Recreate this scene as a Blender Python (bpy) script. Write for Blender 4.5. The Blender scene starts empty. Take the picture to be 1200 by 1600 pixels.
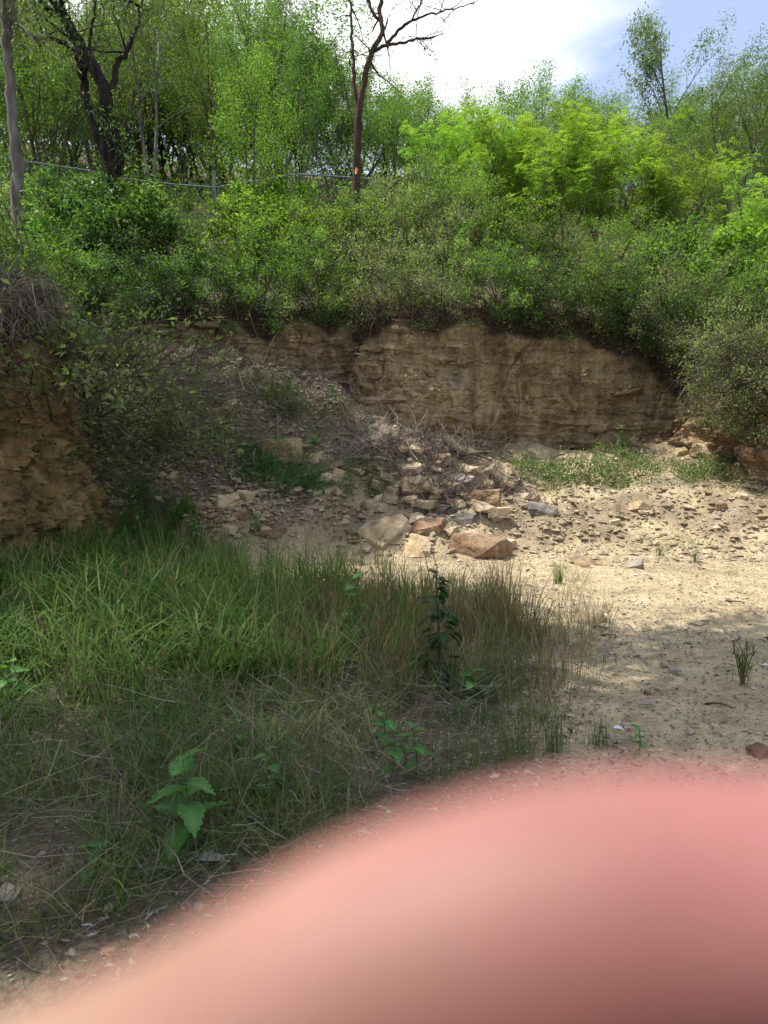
import bpy, bmesh, math, random
import numpy as np
from mathutils import Vector, Matrix, Quaternion

R = math.radians
rng = np.random.default_rng(7)
random.seed(7)
S = bpy.context.scene
COL = S.collection

# ------------------------------------------------------------------ camera, sky, sun, exposure
CAM_H = 1.55
PITCH = R(5.71)
cam_d = bpy.data.cameras.new('camera')
cam = bpy.data.objects.new('camera', cam_d)
COL.objects.link(cam)
cam.location = (0, 0, CAM_H)
cam.rotation_euler = (R(90) - PITCH, 0, 0)
cam_d.sensor_fit = 'VERTICAL'
cam_d.sensor_height = 36.0
cam_d.lens = 27.0
cam_d.clip_start = 0.004
cam_d.clip_end = 600
cam_d.dof.use_dof = True
cam_d.dof.focus_distance = 8.0
cam_d.dof.aperture_fstop = 9.8
S.camera = cam

SUN_DIR = Vector((-0.40, 0.03, 0.915)).normalized()
sun_d = bpy.data.lights.new('sun', 'SUN')
sun_d.energy = 4.4
sun_d.angle = R(0.55)
sun_d.color = (1.0, 0.945, 0.86)
sun = bpy.data.objects.new('sun', sun_d)
COL.objects.link(sun)
sun.rotation_euler = SUN_DIR.to_track_quat('Z', 'Y').to_euler()
sun.location = (-20, 12, 40)

w = bpy.data.worlds.new('World')
S.world = w
w.use_nodes = True
nt = w.node_tree
nt.nodes.clear()
def wn(t, **k):
    n = nt.nodes.new(t)
    for a, b in k.items(): setattr(n, a, b)
    return n
w_out = wn('ShaderNodeOutputWorld')
w_bg = wn('ShaderNodeBackground')
w_bg.inputs['Strength'].default_value = 0.135
w_sky = wn('ShaderNodeTexSky')
w_sky.sky_type = 'NISHITA'
w_sky.sun_disc = False
w_sky.sun_elevation = math.asin(SUN_DIR.z)
w_sky.sun_rotation = math.atan2(SUN_DIR.x, SUN_DIR.y)
w_sky.air_density = 1.0
w_sky.dust_density = 2.0
# broken cumulus: noise on the plane of a cloud deck
w_tc = wn('ShaderNodeTexCoord')
w_sep = wn('ShaderNodeSeparateXYZ')
nt.links.new(w_tc.outputs['Generated'], w_sep.inputs[0])
w_max = wn('ShaderNodeMath', operation='MAXIMUM'); w_max.inputs[1].default_value = 0.0
w_add = wn('ShaderNodeMath', operation='ADD'); w_add.inputs[1].default_value = 0.28
nt.links.new(w_sep.outputs['Z'], w_max.inputs[0]); nt.links.new(w_max.outputs[0], w_add.inputs[0])
w_div = wn('ShaderNodeVectorMath', operation='DIVIDE')
w_cmb = wn('ShaderNodeCombineXYZ')
for i in range(3): nt.links.new(w_add.outputs[0], w_cmb.inputs[i])
nt.links.new(w_tc.outputs['Generated'], w_div.inputs[0]); nt.links.new(w_cmb.outputs[0], w_div.inputs[1])
w_map = wn('ShaderNodeMapping')
w_map.inputs['Location'].default_value = (0.55, 0.15, 0.3)
nt.links.new(w_div.outputs[0], w_map.inputs[0])
w_noise = wn('ShaderNodeTexNoise')
w_noise.inputs['Scale'].default_value = 1.15
w_noise.inputs['Detail'].default_value = 7
w_noise.inputs['Roughness'].default_value = 0.5
w_noise.inputs['Distortion'].default_value = 0.25
nt.links.new(w_map.outputs[0], w_noise.inputs['Vector'])
w_ramp = wn('ShaderNodeValToRGB')
w_ramp.color_ramp.elements[0].position = 0.46
w_ramp.color_ramp.elements[1].position = 0.58
nt.links.new(w_noise.outputs['Fac'], w_ramp.inputs[0])
w_mix = wn('ShaderNodeMix', data_type='RGBA')
w_mix.inputs['B'].default_value = (7.2, 7.3, 7.6, 1)
nt.links.new(w_ramp.outputs[0], w_mix.inputs['Factor'])
# thin high veil whitens the blue everywhere
w_veil = wn('ShaderNodeMix', data_type='RGBA')
w_veil.inputs['Factor'].default_value = 0.7
w_veil.inputs['B'].default_value = (2.7, 3.3, 4.7, 1)
nt.links.new(w_sky.outputs[0], w_veil.inputs['A'])
nt.links.new(w_veil.outputs['Result'], w_mix.inputs['A'])
nt.links.new(w_mix.outputs['Result'], w_bg.inputs['Color'])
nt.links.new(w_bg.outputs[0], w_out.inputs[0])

S.view_settings.view_transform = 'Standard'
S.view_settings.look = 'None'
S.view_settings.gamma = 1
S.view_settings.use_curve_mapping = False
S.view_settings.exposure = 0.74
S.render.engine = 'CYCLES'
cy = S.cycles
cy.max_bounces = 6
cy.diffuse_bounces = 4
cy.glossy_bounces = 2
cy.transmission_bounces = 4
cy.transparent_max_bounces = 8
cy.use_denoising = True
cy.caustics_reflective = False
cy.caustics_refractive = False

# ------------------------------------------------------------------ helpers
CP, SP = math.cos(PITCH), math.sin(PITCH)
def at(px, py, Y):
    """the world point on the view ray of photo pixel (px, py) at distance Y ahead"""
    a, b = (px - 600) / 1200.0, (800 - py) / 1200.0
    yw, zw = CP + SP * b, -SP + CP * b
    return Vector((a * Y / yw, Y, CAM_H + zw * Y / yw))

_perm = np.random.default_rng(3).permutation(256)
_perm = np.concatenate([_perm, _perm, _perm])
_val = np.random.default_rng(4).random(256)
def vnoise(x, y, z):
    x, y, z = np.broadcast_arrays(np.asarray(x, float), np.asarray(y, float), np.asarray(z, float))
    xi, yi, zi = np.floor(x).astype(int), np.floor(y).astype(int), np.floor(z).astype(int)
    fx, fy, fz = x - xi, y - yi, z - zi
    fx, fy, fz = [f * f * (3 - 2 * f) for f in (fx, fy, fz)]
    def h(i, j, k): return _val[_perm[_perm[_perm[i & 255] + (j & 255)] + (k & 255)]]
    def L(a, b, t): return a + (b - a) * t
    c = L(L(L(h(xi, yi, zi), h(xi+1, yi, zi), fx), L(h(xi, yi+1, zi), h(xi+1, yi+1, zi), fx), fy),
          L(L(h(xi, yi, zi+1), h(xi+1, yi, zi+1), fx), L(h(xi, yi+1, zi+1), h(xi+1, yi+1, zi+1), fx), fy), fz)
    return c * 2 - 1
def fbm(x, y, z=0.0, octv=4, gain=0.5):
    s, a = 0, 1.0
    x, y, z = np.asarray(x, float), np.asarray(y, float), np.asarray(z, float)
    for o in range(octv):
        s = s + a * vnoise(x + 17.3 * o, y + 5.1 * o, z + 9.7 * o)
        x, y, z = x * 2.03, y * 2.03, z * 2.03
        a *= gain
    return s

def tag(o, label=None, cat=None, group=None, kind=None):
    if label: o['label'] = label
    if cat: o['category'] = cat
    if group: o['group'] = group
    if kind: o['kind'] = kind
    return o

def mesh_np(name, V, F3=None, F4=None, attrs=None, smooth=False):
    me = bpy.data.meshes.new(name)
    V = np.asarray(V, np.float32).reshape(-1, 3)
    n3 = 0 if F3 is None else len(F3)
    n4 = 0 if F4 is None else len(F4)
    me.vertices.add(len(V))
    me.vertices.foreach_set('co', V.ravel())
    loops = []
    if n3: loops.append(np.asarray(F3, np.int32).ravel())
    if n4: loops.append(np.asarray(F4, np.int32).ravel())
    loops = np.concatenate(loops)
    me.loops.add(len(loops))
    me.loops.foreach_set('vertex_index', loops)
    me.polygons.add(n3 + n4)
    st = np.concatenate([np.arange(n3) * 3, n3 * 3 + np.arange(n4) * 4]).astype(np.int32)
    me.polygons.foreach_set('loop_start', st)
    me.polygons.foreach_set('use_smooth', np.full(n3 + n4, smooth))
    for k, v in (attrs or {}).items():
        at_ = me.attributes.new(k, 'FLOAT', 'POINT')
        at_.data.foreach_set('value', np.asarray(v, np.float32))
    me.update(calc_edges=True)
    return me

def obj(name, me, mat=None, parent=None, loc=None, rot=None, scale=None):
    if mat is not None and not me.materials: me.materials.append(mat)
    o = bpy.data.objects.new(name, me)
    COL.objects.link(o)
    if parent: o.parent = parent
    if loc is not None: o.location = loc
    if rot is not None: o.rotation_euler = rot
    if scale is not None: o.scale = scale if hasattr(scale, '__len__') else (scale,) * 3
    return o

def empty(name, loc=(0, 0, 0), rz=0.0, scale=None):
    o = bpy.data.objects.new(name, None)
    COL.objects.link(o)
    o.empty_display_size = 0.1
    o.location = loc
    o.rotation_euler = (0, 0, rz)
    if scale is not None: o.scale = scale if hasattr(scale, '__len__') else (scale,) * 3
    return o

KIDS = {}
def copy_thing(o):
    """a thing with copies of its parts and sub-parts"""
    c = o.copy(); COL.objects.link(c)
    for ch in o.children:
        p = ch.copy(); COL.objects.link(p); p.parent = c
        for g in ch.children:
            q = g.copy(); COL.objects.link(q); q.parent = p
    return c

class Soup:
    """gathers triangles and quads"""
    def __init__(s): s.V, s.F3, s.F4, s.A, s.n = [], [], [], [], 0
    def add(s, V, F3=None, F4=None, tint=0.5):
        V = np.asarray(V, float).reshape(-1, 3)
        s.V.append(V)
        if F3 is not None and len(F3): s.F3.append(np.asarray(F3) + s.n)
        if F4 is not None and len(F4): s.F4.append(np.asarray(F4) + s.n)
        t = np.asarray(tint, float)
        s.A.append(np.full(len(V), t) if t.ndim == 0 else t)
        s.n += len(V)
    def mesh(s, name, smooth=False):
        return mesh_np(name, np.concatenate(s.V), np.concatenate(s.F3) if s.F3 else None,
                       np.concatenate(s.F4) if s.F4 else None, {'tint': np.concatenate(s.A)}, smooth)

def tube(sp, pts, rad, sides=5, tint=0.5):
    """tapered tube along a polyline"""
    P = np.asarray(pts, float); n = len(P)
    r = np.asarray(rad, float) * np.ones(n)
    T = np.gradient(P, axis=0); T /= np.linalg.norm(T, axis=1)[:, None] + 1e-9
    ref = np.array([0.31, 0.87, 0.12]) if abs(T[0][2]) > .6 else np.array([0., 0., 1.])
    A = np.cross(T, ref); A /= np.linalg.norm(A, axis=1)[:, None] + 1e-9
    B = np.cross(T, A)
    th = np.arange(sides) / sides * 2 * math.pi
    V = P[:, None, :] + r[:, None, None] * (np.cos(th)[None, :, None] * A[:, None, :] + np.sin(th)[None, :, None] * B[:, None, :])
    V = V.reshape(-1, 3)
    i = np.arange(n - 1)[:, None] * sides; j = np.arange(sides)[None, :]; k = (j + 1) % sides
    F = np.stack([i + j, i + k, i + sides + k, i + sides + j], -1).reshape(-1, 4)
    sp.add(V, None, F, tint)

def many_tubes(sp, P, r0, r1, sides=3, tint=None):
    """M polylines of n points each, P (M,n,3)"""
    P = np.asarray(P, float); M, n, _ = P.shape
    T = np.gradient(P, axis=1); T /= np.linalg.norm(T, axis=2)[..., None] + 1e-9
    ref = np.array([0.31, 0.52, 0.79])
    A = np.cross(T, ref); A /= np.linalg.norm(A, axis=2)[..., None] + 1e-9
    B = np.cross(T, A)
    th = np.arange(sides) / sides * 2 * math.pi
    f = np.linspace(0, 1, n)[None, :]
    r = np.asarray(r0, float).reshape(-1, 1) * (1 - f) + np.asarray(r1, float).reshape(-1, 1) * f
    r = np.broadcast_to(r, (M, n))
    V = P[:, :, None, :] + r[:, :, None, None] * (np.cos(th)[None, None, :, None] * A[:, :, None, :] + np.sin(th)[None, None, :, None] * B[:, :, None, :])
    m = np.arange(M)[:, None, None] * n * sides
    i = np.arange(n - 1)[None, :, None] * sides; j = np.arange(sides)[None, None, :]; k = (j + 1) % sides
    F = np.stack([m + i + j, m + i + k, m + i + sides + k, m + i + sides + j], -1).reshape(-1, 4)
    t = rng.random(M) if tint is None else np.asarray(tint, float) * np.ones(M)
    sp.add(V.reshape(-1, 3), None, F, np.repeat(t, n * sides))

def unit(v): return v / (np.linalg.norm(v, axis=-1)[..., None] + 1e-9)

def leaves(sp, C, axis, size, aspect=0.45, fold=0.25, tint=None, normal=None):
    """one folded leaf (two triangles) per centre; axis = direction of the leaf's length"""
    C = np.asarray(C, float); n = len(C)
    if n == 0: return
    ax = unit(np.asarray(axis, float))
    nr = rng.normal(size=(n, 3)) if normal is None else np.asarray(normal, float)
    sd = unit(np.cross(ax, nr)); nn = np.cross(sd, ax)
    L = (np.asarray(size, float) * np.ones(n))[:, None]; W = L * aspect * .5
    base = C; tip = C + ax * L
    mid = C + ax * L * .45 + nn * L * fold * .25
    V = np.stack([base, mid + sd * W, tip, mid - sd * W], 1).reshape(-1, 3)
    b = np.arange(n) * 4
    F = np.stack([np.stack([b, b + 1, b + 2], 1), np.stack([b, b + 2, b + 3], 1)], 1).reshape(-1, 3)
    t = rng.random(n) if tint is None else np.asarray(tint, float) * np.ones(n)
    sp.add(V, F, None, np.repeat(t, 4))

def blades(sp, base, height, lean, width, droop=0.5, segs=4, tint=None):
    """grass blades: base (N,3), lean = horizontal direction (N,2) times reach"""
    base = np.asarray(base, float); n = len(base)
    h = np.asarray(height, float) * np.ones(n); wd = np.asarray(width, float) * np.ones(n)
    ln = np.asarray(lean, float); dr = np.asarray(droop, float) * np.ones(n)
    d = np.zeros((n, 3)); d[:, :2] = ln
    reach = np.linalg.norm(ln, axis=1)
    hd = unit(d + np.array([1e-6, 0, 0]))
    sd = np.stack([-hd[:, 1], hd[:, 0], np.zeros(n)], 1)
    tw = rng.uniform(-.9, .9, n)
    sd = sd * np.cos(tw)[:, None] + hd * np.sin(tw)[:, None]
    rows = []
    for k in range(segs + 1):
        t = k / segs
        up = h * (t - dr * t ** 3 * .55)
        p = base + hd * (reach * t ** 1.8)[:, None]
        p[:, 2] += up
        wk = wd * .5 * (1 - t ** 2.2) * (0.65 + .5 * min(1, t * 3))
        if k < segs:
            rows.append(p - sd * wk[:, None]); rows.append(p + sd * wk[:, None])
        else: rows.append(p)
    per = 2 * segs + 1
    V = np.stack(rows, 1).reshape(-1, 3)
    b = np.arange(n) * per
    F4 = np.concatenate([np.stack([b + 2*k, b + 2*k + 1, b + 2*k + 3, b + 2*k + 2], 1) for k in range(segs - 1)])
    k = segs - 1
    F3 = np.stack([b + 2*k, b + 2*k + 1, b + 2*k + 2], 1)
    t = rng.random(n) if tint is None else np.asarray(tint, float) * np.ones(n)
    sp.add(V, F3, F4, np.repeat(t, per))

# ------------------------------------------------------------------ materials
def new_mat(name):
    m = bpy.data.materials.new(name); m.use_nodes = True
    t = m.node_tree; t.nodes.clear()
    return m, t
def N(t, ty, **k):
    n = t.nodes.new(ty)
    for a, b in k.items():
        if a.startswith('i_'): n.inputs[a[2:].replace('_', ' ')].default_value = b
        else: setattr(n, a, b)
    return n
def ramp(t, stops, interp='LINEAR'):
    n = t.nodes.new('ShaderNodeValToRGB')
    cr = n.color_ramp; cr.interpolation = interp
    while len(cr.elements) < len(stops): cr.elements.new(0.5)
    for e, (p, c) in zip(cr.elements, stops):
        e.position = p; e.color = (*c, 1)
    return n
def mixc(t, fac, a, b, blend='MIX'):
    n = t.nodes.new('ShaderNodeMix'); n.data_type = 'RGBA'; n.blend_type = blend
    for key, v in (('Factor', fac), ('A', a), ('B', b)):
        if isinstance(v, (int, float)): n.inputs[key].default_value = v
        elif isinstance(v, tuple): n.inputs[key].default_value = (*v, 1)
        else: t.links.new(v, n.inputs[key])
    return n.outputs['Result']

def leaf_mat(name, stops, trans=0.45, gloss=0.35, var=0.28):
    """foliage: per-leaf tint, per-plant shift, light comes through"""
    m, t = new_mat(name)
    out = N(t, 'ShaderNodeOutputMaterial')
    a = N(t, 'ShaderNodeAttribute', attribute_name='tint')
    oi = N(t, 'ShaderNodeObjectInfo')
    r = ramp(t, stops)
    t.links.new(a.outputs['Fac'], r.inputs[0])
    hsv = N(t, 'ShaderNodeHueSaturation')
    mp = N(t, 'ShaderNodeMapRange'); mp.inputs['To Min'].default_value = 1 - var; mp.inputs['To Max'].default_value = 1 + var
    t.links.new(oi.outputs['Random'], mp.inputs['Value'])
    t.links.new(mp.outputs[0], hsv.inputs['Value'])
    mh = N(t, 'ShaderNodeMapRange'); mh.inputs['To Min'].default_value = 0.485; mh.inputs['To Max'].default_value = 0.515
    t.links.new(oi.outputs['Random'], mh.inputs['Value']); t.links.new(mh.outputs[0], hsv.inputs['Hue'])
    t.links.new(r.outputs[0], hsv.inputs['Color'])
    p = N(t, 'ShaderNodeBsdfPrincipled')
    p.inputs['Roughness'].default_value = 0.5
    p.inputs['Specular IOR Level'].default_value = gloss
    t.links.new(hsv.outputs[0], p.inputs['Base Color'])
    tr = N(t, 'ShaderNodeBsdfTranslucent')
    g = mixc(t, 1.0, hsv.outputs[0], (1.75, 1.9, 0.72), 'MULTIPLY')
    t.links.new(g, tr.inputs['Color'])
    mx = N(t, 'ShaderNodeMixShader'); mx.inputs[0].default_value = trans
    t.links.new(p.outputs[0], mx.inputs[1]); t.links.new(tr.outputs[0], mx.inputs[2])
    t.links.new(mx.outputs[0], out.inputs[0])
    return m

def bark_mat(name, c1, c2, c3=None, scale=9.0, stretch=0.18, rough=0.85):
    m, t = new_mat(name)
    out = N(t, 'ShaderNodeOutputMaterial'); p = N(t, 'ShaderNodeBsdfPrincipled')
    p.inputs['Roughness'].default_value = rough; p.inputs['Specular IOR Level'].default_value = 0.2
    tc = N(t, 'ShaderNodeTexCoord'); mp = N(t, 'ShaderNodeMapping'); mp.inputs['Scale'].default_value = (1, 1, stretch)
    t.links.new(tc.outputs['Object'], mp.inputs[0])
    n1 = N(t, 'ShaderNodeTexNoise'); n1.inputs['Scale'].default_value = scale; n1.inputs['Detail'].default_value = 6
    t.links.new(mp.outputs[0], n1.inputs['Vector'])
    r = ramp(t, [(0.35, c1), (0.62, c2)] + ([(0.75, c3)] if c3 else []))
    t.links.new(n1.outputs['Fac'], r.inputs[0])
    t.links.new(r.outputs[0], p.inputs['Base Color'])
    b = N(t, 'ShaderNodeBump'); b.inputs['Strength'].default_value = 0.6; b.inputs['Distance'].default_value = 0.02
    t.links.new(n1.outputs['Fac'], b.inputs['Height']); t.links.new(b.outputs[0], p.inputs['Normal'])
    t.links.new(p.outputs[0], out.inputs[0])
    return m

def simple_mat(name, col, rough=0.6, metal=0.0, spec=0.4, noise=None):
    m, t = new_mat(name)
    out = N(t, 'ShaderNodeOutputMaterial'); p = N(t, 'ShaderNodeBsdfPrincipled')
    p.inputs['Roughness'].default_value = rough; p.inputs['Metallic'].default_value = metal
    p.inputs['Specular IOR Level'].default_value = spec
    p.inputs['Base Color'].default_value = (*col, 1)
    if noise:
        tc = N(t, 'ShaderNodeTexCoord'); n1 = N(t, 'ShaderNodeTexNoise'); n1.inputs['Scale'].default_value = noise[0]; n1.inputs['Detail'].default_value = 5
        t.links.new(tc.outputs['Object'], n1.inputs['Vector'])
        r = ramp(t, [(0.35, col), (0.65, noise[1])]); t.links.new(n1.outputs['Fac'], r.inputs[0])
        t.links.new(r.outputs[0], p.inputs['Base Color'])
    t.links.new(p.outputs[0], out.inputs[0])
    return m

def tint_mat(name, stops, rough=0.85, trans=0.0):
    m, t = new_mat(name)
    out = N(t, 'ShaderNodeOutputMaterial'); p = N(t, 'ShaderNodeBsdfPrincipled')
    p.inputs['Roughness'].default_value = rough; p.inputs['Specular IOR Level'].default_value = 0.2
    a = N(t, 'ShaderNodeAttribute', attribute_name='tint'); r = ramp(t, stops)
    t.links.new(a.outputs['Fac'], r.inputs[0]); t.links.new(r.outputs[0], p.inputs['Base Color'])
    if trans:
        tr = N(t, 'ShaderNodeBsdfTranslucent'); t.links.new(r.outputs[0], tr.inputs['Color'])
        mx = N(t, 'ShaderNodeMixShader'); mx.inputs[0].default_value = trans
        t.links.new(p.outputs[0], mx.inputs[1]); t.links.new(tr.outputs[0], mx.inputs[2]); t.links.new(mx.outputs[0], out.inputs[0])
    else: t.links.new(p.outputs[0], out.inputs[0])
    return m

def rock_mat(name, stops, scale=3.0, band=0.0, bump=0.8, per_obj=True, coord='Object', fleck=(0.05, 0.045, 0.04)):
    """stone or earth: fbm colour, bedding bands, dark flecks, fine relief"""
    m, t = new_mat(name)
    out = N(t, 'ShaderNodeOutputMaterial'); p = N(t, 'ShaderNodeBsdfPrincipled')
    p.inputs['Roughness'].default_value = 0.9; p.inputs['Specular IOR Level'].default_value = 0.15
    tc = N(t, 'ShaderNodeTexCoord'); vec = tc.outputs['Object']
    if coord == 'World':
        ge = N(t, 'ShaderNodeNewGeometry'); vec = ge.outputs['Position']
    if per_obj:
        oi = N(t, 'ShaderNodeObjectInfo'); ad = N(t, 'ShaderNodeVectorMath', operation='ADD')
        sc = N(t, 'ShaderNodeMath', operation='MULTIPLY'); sc.inputs[1].default_value = 37.0
        t.links.new(oi.outputs['Random'], sc.inputs[0])
        t.links.new(vec, ad.inputs[0]); t.links.new(sc.outputs[0], ad.inputs[1]); vec = ad.outputs[0]
    n1 = N(t, 'ShaderNodeTexNoise'); n1.inputs['Scale'].default_value = scale; n1.inputs['Detail'].default_value = 9; n1.inputs['Roughness'].default_value = 0.62
    t.links.new(vec, n1.inputs['Vector'])
    r = ramp(t, stops); t.links.new(n1.outputs['Fac'], r.inputs[0]); colr = r.outputs[0]
    if per_obj:
        hv = N(t, 'ShaderNodeHueSaturation'); mr = N(t, 'ShaderNodeMapRange'); mr.inputs['To Min'].default_value = 0.68; mr.inputs['To Max'].default_value = 1.22
        t.links.new(oi.outputs['Random'], mr.inputs['Value']); t.links.new(mr.outputs[0], hv.inputs['Value']); t.links.new(colr, hv.inputs['Color']); colr = hv.outputs[0]
    if band:
        mp = N(t, 'ShaderNodeMapping'); mp.inputs['Scale'].default_value = (0.5, 0.5, 9.0); mp.inputs['Rotation'].default_value = (0.05, -0.10, 0)
        t.links.new(vec, mp.inputs[0])
        n2 = N(t, 'ShaderNodeTexNoise'); n2.inputs['Scale'].default_value = 1.6; n2.inputs['Detail'].default_value = 6
        t.links.new(mp.outputs[0], n2.inputs['Vector'])
        r2 = ramp(t, [(0.3, (0.55, 0.53, 0.50)), (0.5, (1, 1, 1)), (0.7, (1.25, 1.18, 1.05))]); t.links.new(n2.outputs['Fac'], r2.inputs[0])
        colr = mixc(t, band, colr, r2.outputs[0], 'MULTIPLY')
    if coord == 'World':
        ms = N(t, 'ShaderNodeMapping'); ms.inputs['Scale'].default_value = (4.5, 4.5, .55); ms.inputs['Rotation'].default_value = (0, .28, 0); t.links.new(vec, ms.inputs[0])
        ns = N(t, 'ShaderNodeTexNoise'); ns.inputs['Scale'].default_value = 1.3; ns.inputs['Detail'].default_value = 7; t.links.new(ms.outputs[0], ns.inputs['Vector'])
        rs_ = ramp(t, [(0.36, (0.50, 0.46, 0.42)), (0.52, (1, 1, 1)), (0.7, (1.12, 1.1, 1.05))]); t.links.new(ns.outputs['Fac'], rs_.inputs[0])
        colr = mixc(t, .75, colr, rs_.outputs[0], 'MULTIPLY')
    n3 = N(t, 'ShaderNodeTexNoise'); n3.inputs['Scale'].default_value = scale * 14; n3.inputs['Detail'].default_value = 5
    t.links.new(vec, n3.inputs['Vector'])
    r3 = ramp(t, [(0.60, (0, 0, 0)), (0.70, (1, 1, 1))]); t.links.new(n3.outputs['Fac'], r3.inputs[0])
    mm = N(t, 'ShaderNodeMath', operation='MULTIPLY'); mm.inputs[1].default_value = 0.55
    t.links.new(r3.outputs[0], mm.inputs[0])
    colr = mixc(t, mm.outputs[0], colr, fleck)
    if coord == 'World':
        so = N(t, 'ShaderNodeAttribute', attribute_name='topsoil_shade')  # dark topsoil, with shade under the overhanging shrubs painted into the same band
        rs = ramp(t, [(0.35, (0.022, 0.016, 0.011)), (0.65, (0.075, 0.055, 0.038))]); t.links.new(n3.outputs['Fac'], rs.inputs[0])
        colr = mixc(t, so.outputs['Fac'], colr, rs.outputs[0])
    t.links.new(colr, p.inputs['Base Color'])
    b1 = N(t, 'ShaderNodeBump'); b1.inputs['Strength'].default_value = bump; b1.inputs['Distance'].default_value = 0.03
    b2 = N(t, 'ShaderNodeBump'); b2.inputs['Strength'].default_value = bump * .6; b2.inputs['Distance'].default_value = 0.006
    t.links.new(n1.outputs['Fac'], b1.inputs['Height']); t.links.new(n3.outputs['Fac'], b2.inputs['Height'])
    t.links.new(b1.outputs[0], b2.inputs['Normal']); t.links.new(b2.outputs[0], p.inputs['Normal'])
    t.links.new(p.outputs[0], out.inputs[0])
    return m

TAN = [(0.30, (0.22, 0.155, 0.085)), (0.46, (0.41, 0.31, 0.185)), (0.58, (0.50, 0.40, 0.265)), (0.72, (0.36, 0.31, 0.24))]
M_face = rock_mat('quarry face stone', [(0.30, (0.115, 0.080, 0.043)), (0.47, (0.245, 0.182, 0.105)), (0.60, (0.32, 0.25, 0.152)), (0.74, (0.21, 0.185, 0.15))], 1.7, 0.55, 1.0, False, 'World')
M_slab = rock_mat('bedded slab stone', [(0.30, (0.125, 0.085, 0.047)), (0.46, (0.235, 0.172, 0.102)), (0.60, (0.31, 0.24, 0.152)), (0.74, (0.20, 0.175, 0.145))], 2.6, 0.5, 0.9)
M_clay = rock_mat('ochre clay bank', [(0.30, (0.075, 0.050, 0.022)), (0.46, (0.175, 0.122, 0.052)), (0.58, (0.26, 0.19, 0.085)), (0.72, (0.13, 0.103, 0.066))], 2.4, 0.3, 1.0, False, 'World')
M_red = rock_mat('reddish bank earth', [(0.30, (0.12, 0.075, 0.042)), (0.46, (0.26, 0.175, 0.105)), (0.56, (0.31, 0.215, 0.135)), (0.64, (0.36, 0.28, 0.19)), (0.72, (0.24, 0.21, 0.18))], 2.4, 0.3, 1.0, False, 'World')
M_rock = rock_mat('pale tan rock', TAN, 3.2, 0.35, 0.9)
M_rock_o = rock_mat('orange brown rock', [(0.3, (0.085, 0.055, 0.036)), (0.44, (0.22, 0.135, 0.078)), (0.56, (0.36, 0.26, 0.165)), (0.66, (0.20, 0.16, 0.125))], 3.0, 0.4, 0.8)
M_rock_g = rock_mat('grey rock', [(0.3, (0.09, 0.08, 0.075)), (0.5, (0.20, 0.18, 0.16)), (0.65, (0.34, 0.30, 0.24))], 3.0, 0.4, 0.8)
M_stone = rock_mat('scree stone', [(0.30, (0.20, 0.15, 0.095)), (0.46, (0.38, 0.30, 0.19)), (0.58, (0.50, 0.41, 0.28)), (0.72, (0.28, 0.25, 0.21))], 5.0, 0.0, 0.6)
M_twig = tint_mat('dry twigs', [(0.0, (0.05, 0.038, 0.030)), (0.45, (0.16, 0.125, 0.105)), (0.85, (0.29, 0.24, 0.205)), (1.0, (0.44, 0.38, 0.33))])
M_darktwig = tint_mat('dark roots', [(0.0, (0.025, 0.018, 0.014)), (0.5, (0.07, 0.05, 0.038)), (1.0, (0.17, 0.13, 0.10))])
M_litter = tint_mat('leaf litter', [(0.0, (0.05, 0.04, 0.034)), (0.4, (0.15, 0.12, 0.09)), (0.75, (0.26, 0.22, 0.18)), (1.0, (0.46, 0.43, 0.40))])
M_gravel = tint_mat('gravel', [(0.0, (0.10, 0.09, 0.08)), (0.3, (0.26, 0.22, 0.17)), (0.6, (0.42, 0.35, 0.24)), (0.9, (0.52, 0.45, 0.33)), (1.0, (0.36, 0.19, 0.10))])
M_grass = tint_mat('green grass', [(0.0, (0.035, 0.078, 0.016)), (0.5, (0.080, 0.165, 0.030)), (0.85, (0.150, 0.235, 0.048)), (1.0, (0.30, 0.26, 0.11))], 0.5, 0.45)
M_dry = tint_mat('dry grass', [(0.0, (0.055, 0.105, 0.028)), (0.45, (0.115, 0.165, 0.050)), (0.75, (0.22, 0.20, 0.085)), (1.0, (0.38, 0.30, 0.17))], 0.7, 0.3)
M_plume = tint_mat('pink grass plumes', [(0.0, (0.20, 0.085, 0.065)), (1.0, (0.42, 0.26, 0.20))], 0.8, 0.3)
M_herb = leaf_mat('herb leaf', [(0.0, (0.050, 0.150, 0.036)), (0.5, (0.090, 0.235, 0.055)), (1.0, (0.16, 0.32, 0.10))], 0.35, 0.4, 0.15)
M_herb_dark = leaf_mat('dark herb leaf', [(0.0, (0.014, 0.038, 0.014)), (1.0, (0.032, 0.075, 0.026))], 0.3, 0.3, 0.1)
M_stem = simple_mat('herb stem', (0.07, 0.10, 0.03), 0.7)
M_stem_dark = simple_mat('dark herb stem', (0.035, 0.026, 0.02), 0.8)
M_weed = leaf_mat('weed leaves', [(0.0, (0.045, 0.090, 0.030)), (0.6, (0.105, 0.170, 0.058)), (1.0, (0.20, 0.26, 0.11))], 0.4, 0.2, 0.1)
M_creep = leaf_mat('soft creeper leaves', [(0.0, (0.040, 0.105, 0.030)), (1.0, (0.10, 0.20, 0.06))], 0.4, 0.1, 0.1)
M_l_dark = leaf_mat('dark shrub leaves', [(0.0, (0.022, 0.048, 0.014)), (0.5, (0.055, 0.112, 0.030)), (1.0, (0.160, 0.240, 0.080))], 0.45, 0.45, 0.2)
M_l_mid = leaf_mat('green shrub leaves', [(0.0, (0.034, 0.070, 0.016)), (0.5, (0.090, 0.165, 0.036)), (1.0, (0.215, 0.300, 0.085))], 0.5, 0.35, 0.2)
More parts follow.
